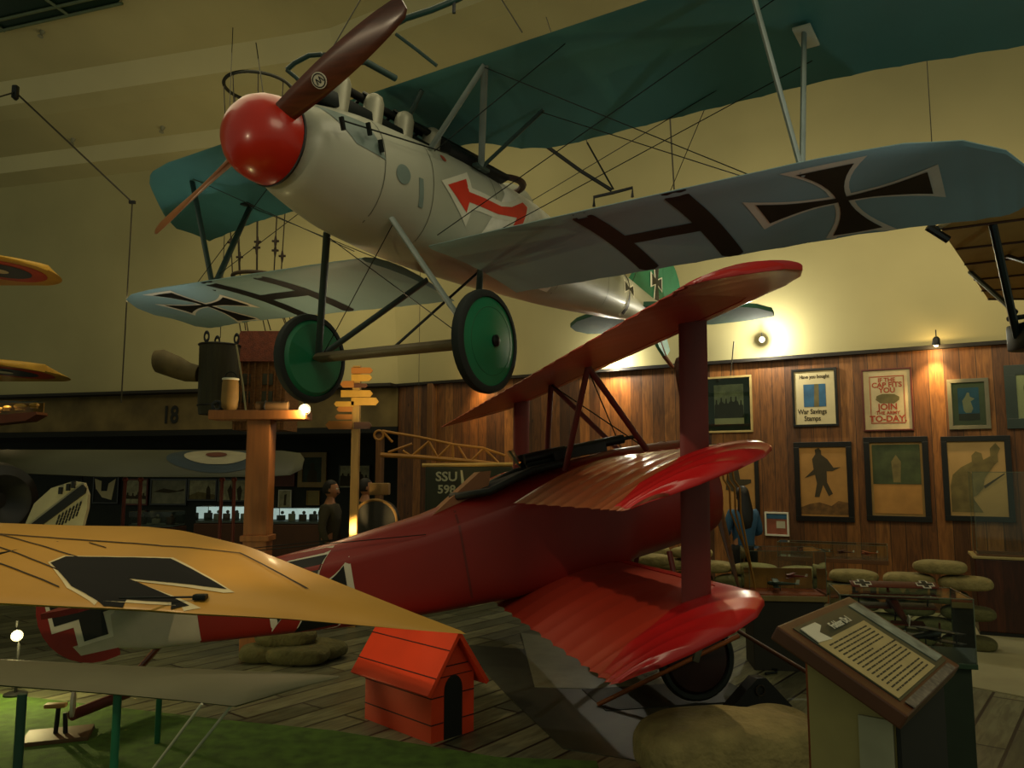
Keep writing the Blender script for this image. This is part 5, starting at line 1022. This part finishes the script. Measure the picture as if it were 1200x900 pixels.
def person(loc, rz, H_, label, top, bot, hair, longhair=False, arms='front', moustache=False, coat=False):
    s = H_/1.7; t = thing('person', label, 'person', loc, rz)       # faces -y
    P = lambda *c: [(x*s, y*s, z*s, r*s) for x, y, z, r in c]
    ch = [P((0, 0, .95, .13), (0, 0, 1.12, .12), (0, 0, 1.32, .14), (0, .01, 1.42, .1), (0, .0, 1.5, .055), (0, -.01, 1.55, .06))]
    hands = []
    for k in (1, -1):
        ch.append(P((0, 0, .95, .13), (k*.1, 0, .88, .09), (k*.11, -.01, .5, .058), (k*.11, .01, .1, .04), (k*.11, -.05, .05, .04), (k*.115, -.14, .035, .032)))
        if arms == 'front': el, wr = (k*.25, -.02, 1.1), (k*.1, -.24, 1.12)
        else: el, wr = (k*.26, .03, 1.12), (k*.26, -.08, .87)
        ch.append(P((0, 0, 1.32, .14), (k*.17, 0, 1.38, .065), (*el, .043), (*wr, .028)))
        d = (V(wr)-V(el)).normalized(); sd = V((k, 0, 0)) if arms != 'front' else V((0, 0, 1)); pm = V(wr)+d*.07
        ch.append(P((*wr, .028), (*pm, .03)))
        for f in range(4):
            b = pm+sd*(.024-.016*f); L_ = (.06, .07, .066, .05)[f]; cd = (d+V((0, -.35, -.1))).normalized(); m1 = b+d*L_*.5; m2 = m1+cd*L_*.5
            ch.append(P((*pm, .03), (*b, .009), (*m1, .0085), (*m2, .007)))
        tb = V(wr)+d*.03+sd*.03; ch.append(P((*wr, .028), (*tb, .011), (*(tb+(d+sd*.5)*.04), .009)))
    body = skinned('body', ch, skin, t, 1)
    # head: skull, jaw, nose, ears as one surface
    mb = MB(); bmesh.ops.create_uvsphere(mb.bm, u_segments=24, v_segments=18, radius=1)
    for v in mb.bm.verts:
        x, y, z = v.co; fx, fy, fz = x*.078, y*.098, z*.118
        if z < -.1: fx *= 1-.35*(-z-.1)**1.2; fy = fy*(1-.12*(-z)) - .012*(-z if y < 0 else 0)
        if y < -.6:
            if abs(x) < .22 and -.35 < z < .12: fy -= .026*(1-abs(x)/.22)*(1-(z+.35)/.5 if z > -.2 else 1)
            if abs(x) < .45 and -.62 < z < -.5: fy -= .006
            if .16 < abs(x) < .5 and .05 < z < .25: fy += .008
        if abs(x) > .9 and -.3 < z < .2 and -.2 < y < .3: fx *= 1.14
        v.co = (fx*s, fy*s-.012*s, (fz+1.62)*s)
    hd = obj('head', mb, skin, body)
    for k in (1, -1): obj('eye', MB().ball((k*.03*s, -.094*s, 1.635*s), .011*s), white, hd)
    obj('mouth', MB().box((0, -.1*s, 1.557*s), (.045*s, .012*s, .008*s), None, .002), mat('lip', '7a3a2c', .6), hd)
    if moustache: obj('moustache', MB().box((0, -.106*s, 1.575*s), (.07*s, .018*s, .016*s), None, .005), hair, hd)
    mb = MB(); bmesh.ops.create_uvsphere(mb.bm, u_segments=24, v_segments=16, radius=1)
    for v in mb.bm.verts:
        x, y, z = v.co; lim = y < -.35 and z < .45
        v.co = (x*(.088 if not lim else .06)*s, (y*.108+.006)*s if not lim else -.03*s, (z*.125+1.635)*s if z > -.5 or longhair else (1.585+.02*z)*s)
    obj('hair', mb, hair, hd)
    if longhair: obj('hair_length', MB().ring_loft([[(w*cos(2*pi*i/16)*s, (yy+dd*sin(2*pi*i/16))*s, z*s) for i in range(16)] for z, w, yy, dd in ((1.66, .07, .06, .05), (1.55, .095, .06, .06), (1.42, .11, .085, .055), (1.3, .1, .11, .045), (1.2, .07, .12, .03), (1.15, .03, .12, .015))]), hair, hd)
    ch = [P((0, 0, .88, .15), (0, 0, .95, .165), (0, 0, 1.12, .155), (0, 0, 1.3, .165), (0, .01, 1.41, .12), (0, .01, 1.46, .075))]
    if coat: ch[0] = P((0, 0, .6, .19), (0, 0, .8, .175))+ch[0]
    for k in (1, -1):
        if arms == 'front': el, wr = (k*.25, -.02, 1.1), (k*.12, -.2, 1.12)
        else: el, wr = (k*.26, .03, 1.12), (k*.26, -.06, .92)
        ch.append(P((0, 0, 1.3, .165), (k*.17, 0, 1.375, .082), (*el, .06), (*wr, .042)))
    skinned('jacket' if coat else 'shirt', ch, top, body, 1)
    ch = []
    for k in (1, -1): ch.append(P((0, 0, 1.02, .14), (0, 0, .95, .155), (k*.1, 0, .87, .11), (k*.11, -.01, .5, .075), (k*.11, .01, .1, .058)))
    skinned('trousers', ch, bot, body, 1)
    for k in (1, -1): obj('shoe', MB().ball((k*.112*s, -.05*s, .045*s), .05*s, (.9, 2.4, .9)), black, body)
    return t
q = pix(874, 715, d=10.5)
person((q.x, q.y, 0), pi+.15, 1.63, 'person with long dark hair and a blue top, seen from behind facing the pictures', mat('blue_knit', '2b5474', .8), mat('black_trousers', '0e1012', .8), mat('black_hair', '0b0908', .5), True)
q = pix(386, 640, d=10.8)
person((q.x, q.y, 0), pi/2-.1, 1.7, 'person in a brown coat with a moustache, in profile left of the signpost', mat('brown_coat', '3d3824', .8), mat('brown_trousers', '2d2818', .8), mat('dark_hair', '15100a', .6), moustache=True, arms='down', coat=True)
q = pix(427, 640, d=11.2)
person((q.x, q.y, 0), pi/2+.3, 1.72, 'person with dark hair and a dark jacket, almost hidden behind the signpost', mat('dark_jacket', '15180f', .8), mat('brown_trousers', '2d2818', .8), mat('dark_hair', '15100a', .6), arms='down', coat=True)
# ---------------------------------------------------------------- hanging hardware and pipes
cb = ceil = bpy.data.objects['ceiling']; cbt = BVHTree.FromPolygons([v.co for v in cb.data.vertices], [p.vertices[:] for p in cb.data.polygons])
def hit(x, y):
    O = V((0, 0, EYE)); d = (pix(x, y, d=5)-O).normalized(); h = cbt.ray_cast(O, d); return (h[0], h[1] if h[1].dot(d) < 0 else -h[1]) if h[0] is not None else (pix(x, y, d=14), V((0, 0, -1)))
for k, (x, y) in enumerate(((50, 37), (86, 163), (191, 149))):
    p_, n_ = hit(x, y); t = thing('sprinkler_head', ['small pale sprinkler near the dark roof panel', 'small pale sprinkler on the lower plaster band, left one', 'small pale sprinkler left of the red spinner'][k], 'sprinkler', p_, group=None)
    obj('body', MB().lathe([(.05, 0), (.03, .06), (.02, .12)], (0, 0, 0), n_, 12), mat('pale_metal', '8a8870', .4), t); obj('deflector', MB().lathe([(.05, .12), (.05, .13)], (0, 0, 0), n_, 12), mat('pale_metal', '8a8870', .4), t)
pts = [hit(0, 34)[0], hit(140, 1)[0], hit(170, -80)[0], hit(0, -80)[0], hit(-60, 20)[0]]
cc_ = sum(pts, V())/5; nn_ = hit(70, -10)[1]
o = obj('trim_8', MB().prism([((p-cc_).dot(frame(nn_)[0]), (p-cc_).dot(frame(nn_)[1])) for p in pts], (0, 0, 0), frame(nn_)[0], frame(nn_)[1], nn_, .05), mat('dark_green_skylight', '10281a', .4), None, False); o.location = cc_; o['kind'] = 'structure'
bar = mat('skylight_bar', '5a664a', .5)
for a, b in (((0, 20), (120, -8)), ((55, -5), (82, 14)), ((-10, 22), (8, 33)), ((0, 33), (145, 0))):
    p1, p2 = hit(*a)[0]+nn_*.08, hit(*b)[0]+nn_*.08; o = obj('trim_9', MB().tube([V((0, 0, 0)), p2-p1], .03, 6), bar); o.location = p1; o['kind'] = 'structure'
# pulley and cable at the left
pl0 = pix(18, 108, d=11); t = thing('pulley_block', 'small black pulley block with a slanting cable at the upper left', 'pulley', pl0); obj('block', MB().box((0, 0, 0), (.08, .08, .2), None, .02), black, t); obj('sheave', MB().torus((0, 0, -.06), (1, 0, 0), .05, .015, 20, 8), steel, t)
cable('steel_cable', pl0, pix(155, 237, d=12), 'cable slanting down from the pulley block at the upper left', .014)
cable('steel_cable', pix(155, 237, d=12), pix(142, 472, d=12.5), 'cable hanging straight down to the gallery ledge left of the basket', .012)
cable('steel_cable', pl0, pix(-40, 125, d=10.5), 'short cable running left from the pulley block to the frame edge', .012)
o = obj('cable_joint', MB().box((0, 0, 0), (.1, .05, .05), None, .01), black); o.location = pix(155, 237, d=12); tag(o, 'small black joint where the slanting cable turns down', 'joint')
# tubular frame above the nose of the biplane
tf = mat('dark_teal_tube', '16302c', .4, .2)
fo = pix(480, 25, d=6.4); t = thing('tubular_frame', 'dark tubular hanging frame behind the upper propeller blade', 'frame', fo)
def fp(x, y, d=6.4): return pix(x, y, d=d)-fo
obj('tube', MB().tube([fp(474, 22), fp(505, 12), fp(534, 0), fp(550, -8)], .028, 10), tf, t); obj('tube', MB().tube([fp(336, 82), fp(345, 74), fp(362, 65), fp(376, 64), fp(385, 70)], .022, 10), tf, t); obj('tube', MB().tube([fp(384, 65), fp(410, 55), fp(440, 40), fp(474, 22)], .03, 10), tf, t)
obj('tube', MB().tube([fp(464, 40), fp(488, 58), fp(512, 77)], .016, 8), tf, t); obj('tube', MB().tube([fp(336, 82), fp(346, 90), fp(356, 100)], .018, 8), tf, t); obj('clamp', MB().box(fp(383, 69), (.07, .07, .09), None, .015), black, t); obj('hook', MB().box(fp(532, 8), (.03, .03, .12), None, .006), black, t)
cable('suspension_cable', fo+fp(383, 68), pix(425, -5, d=6.6), 'rusty cable rising from the clamp beside the propeller', .006); cable('suspension_cable', fo+fp(534, 0), fo+fp(534, -250), 'cable holding the right end of the tubular frame', .006)
fo2 = pix(718, 222, d=8.2); t = thing('tow_bracket', 'black bar ending in a wide forked bracket above the painted wing', 'bracket', fo2)
def f2p(x, y, d=8.2): return pix(x, y, d=d)-fo2
obj('bar', MB().tube([f2p(628, 160), f2p(640, 171), f2p(680, 200), f2p(717, 223)], .022, 8), black, t); obj('fork', MB().tube([f2p(696, 242), f2p(696, 231), f2p(718, 226), f2p(741, 220), f2p(741, 231)], .018, 8), black, t)
obj('hanger', MB().tube([f2p(688, 167), f2p(712, 210), f2p(719, 222)], .01, 6), steel, t); cable('suspension_cable', fo2+f2p(688, 167), fo2+f2p(640, 20, 8.6), 'thin cable above the forked bracket', .005)
for x, n_ in ((1107, 'left'), (1116, 'right')):
    a, b = pix(x-1, 52, d=11), pix(x+5, 165, d=11)
    rod('white_conduit', a, b, .022, mat('white_conduit', 'a59a78', .6), '%s one of two pale conduits rising between the wings at the right' % n_, 'conduit')
for (a, b, d1, d2, lb) in (((785, 137), (790, 222), 7.5, 7.6, 'thin vertical cable between the blue wing and the painted bands'), ((588, 0), (612, 38), 8, 8, 'thin cable above the blue wing near the top edge'), ((300, 50), (310, 120), 10.6, 10.7, 'dark knotted cable above the balloon basket hoop'), ((860, 400), (856, 440), 11, 11, 'short dark wire hanging down the plaster below the tailplane')):
    cable('hanging_wire', pix(*a, d=d1), pix(*b, d=d2), lb, .008)
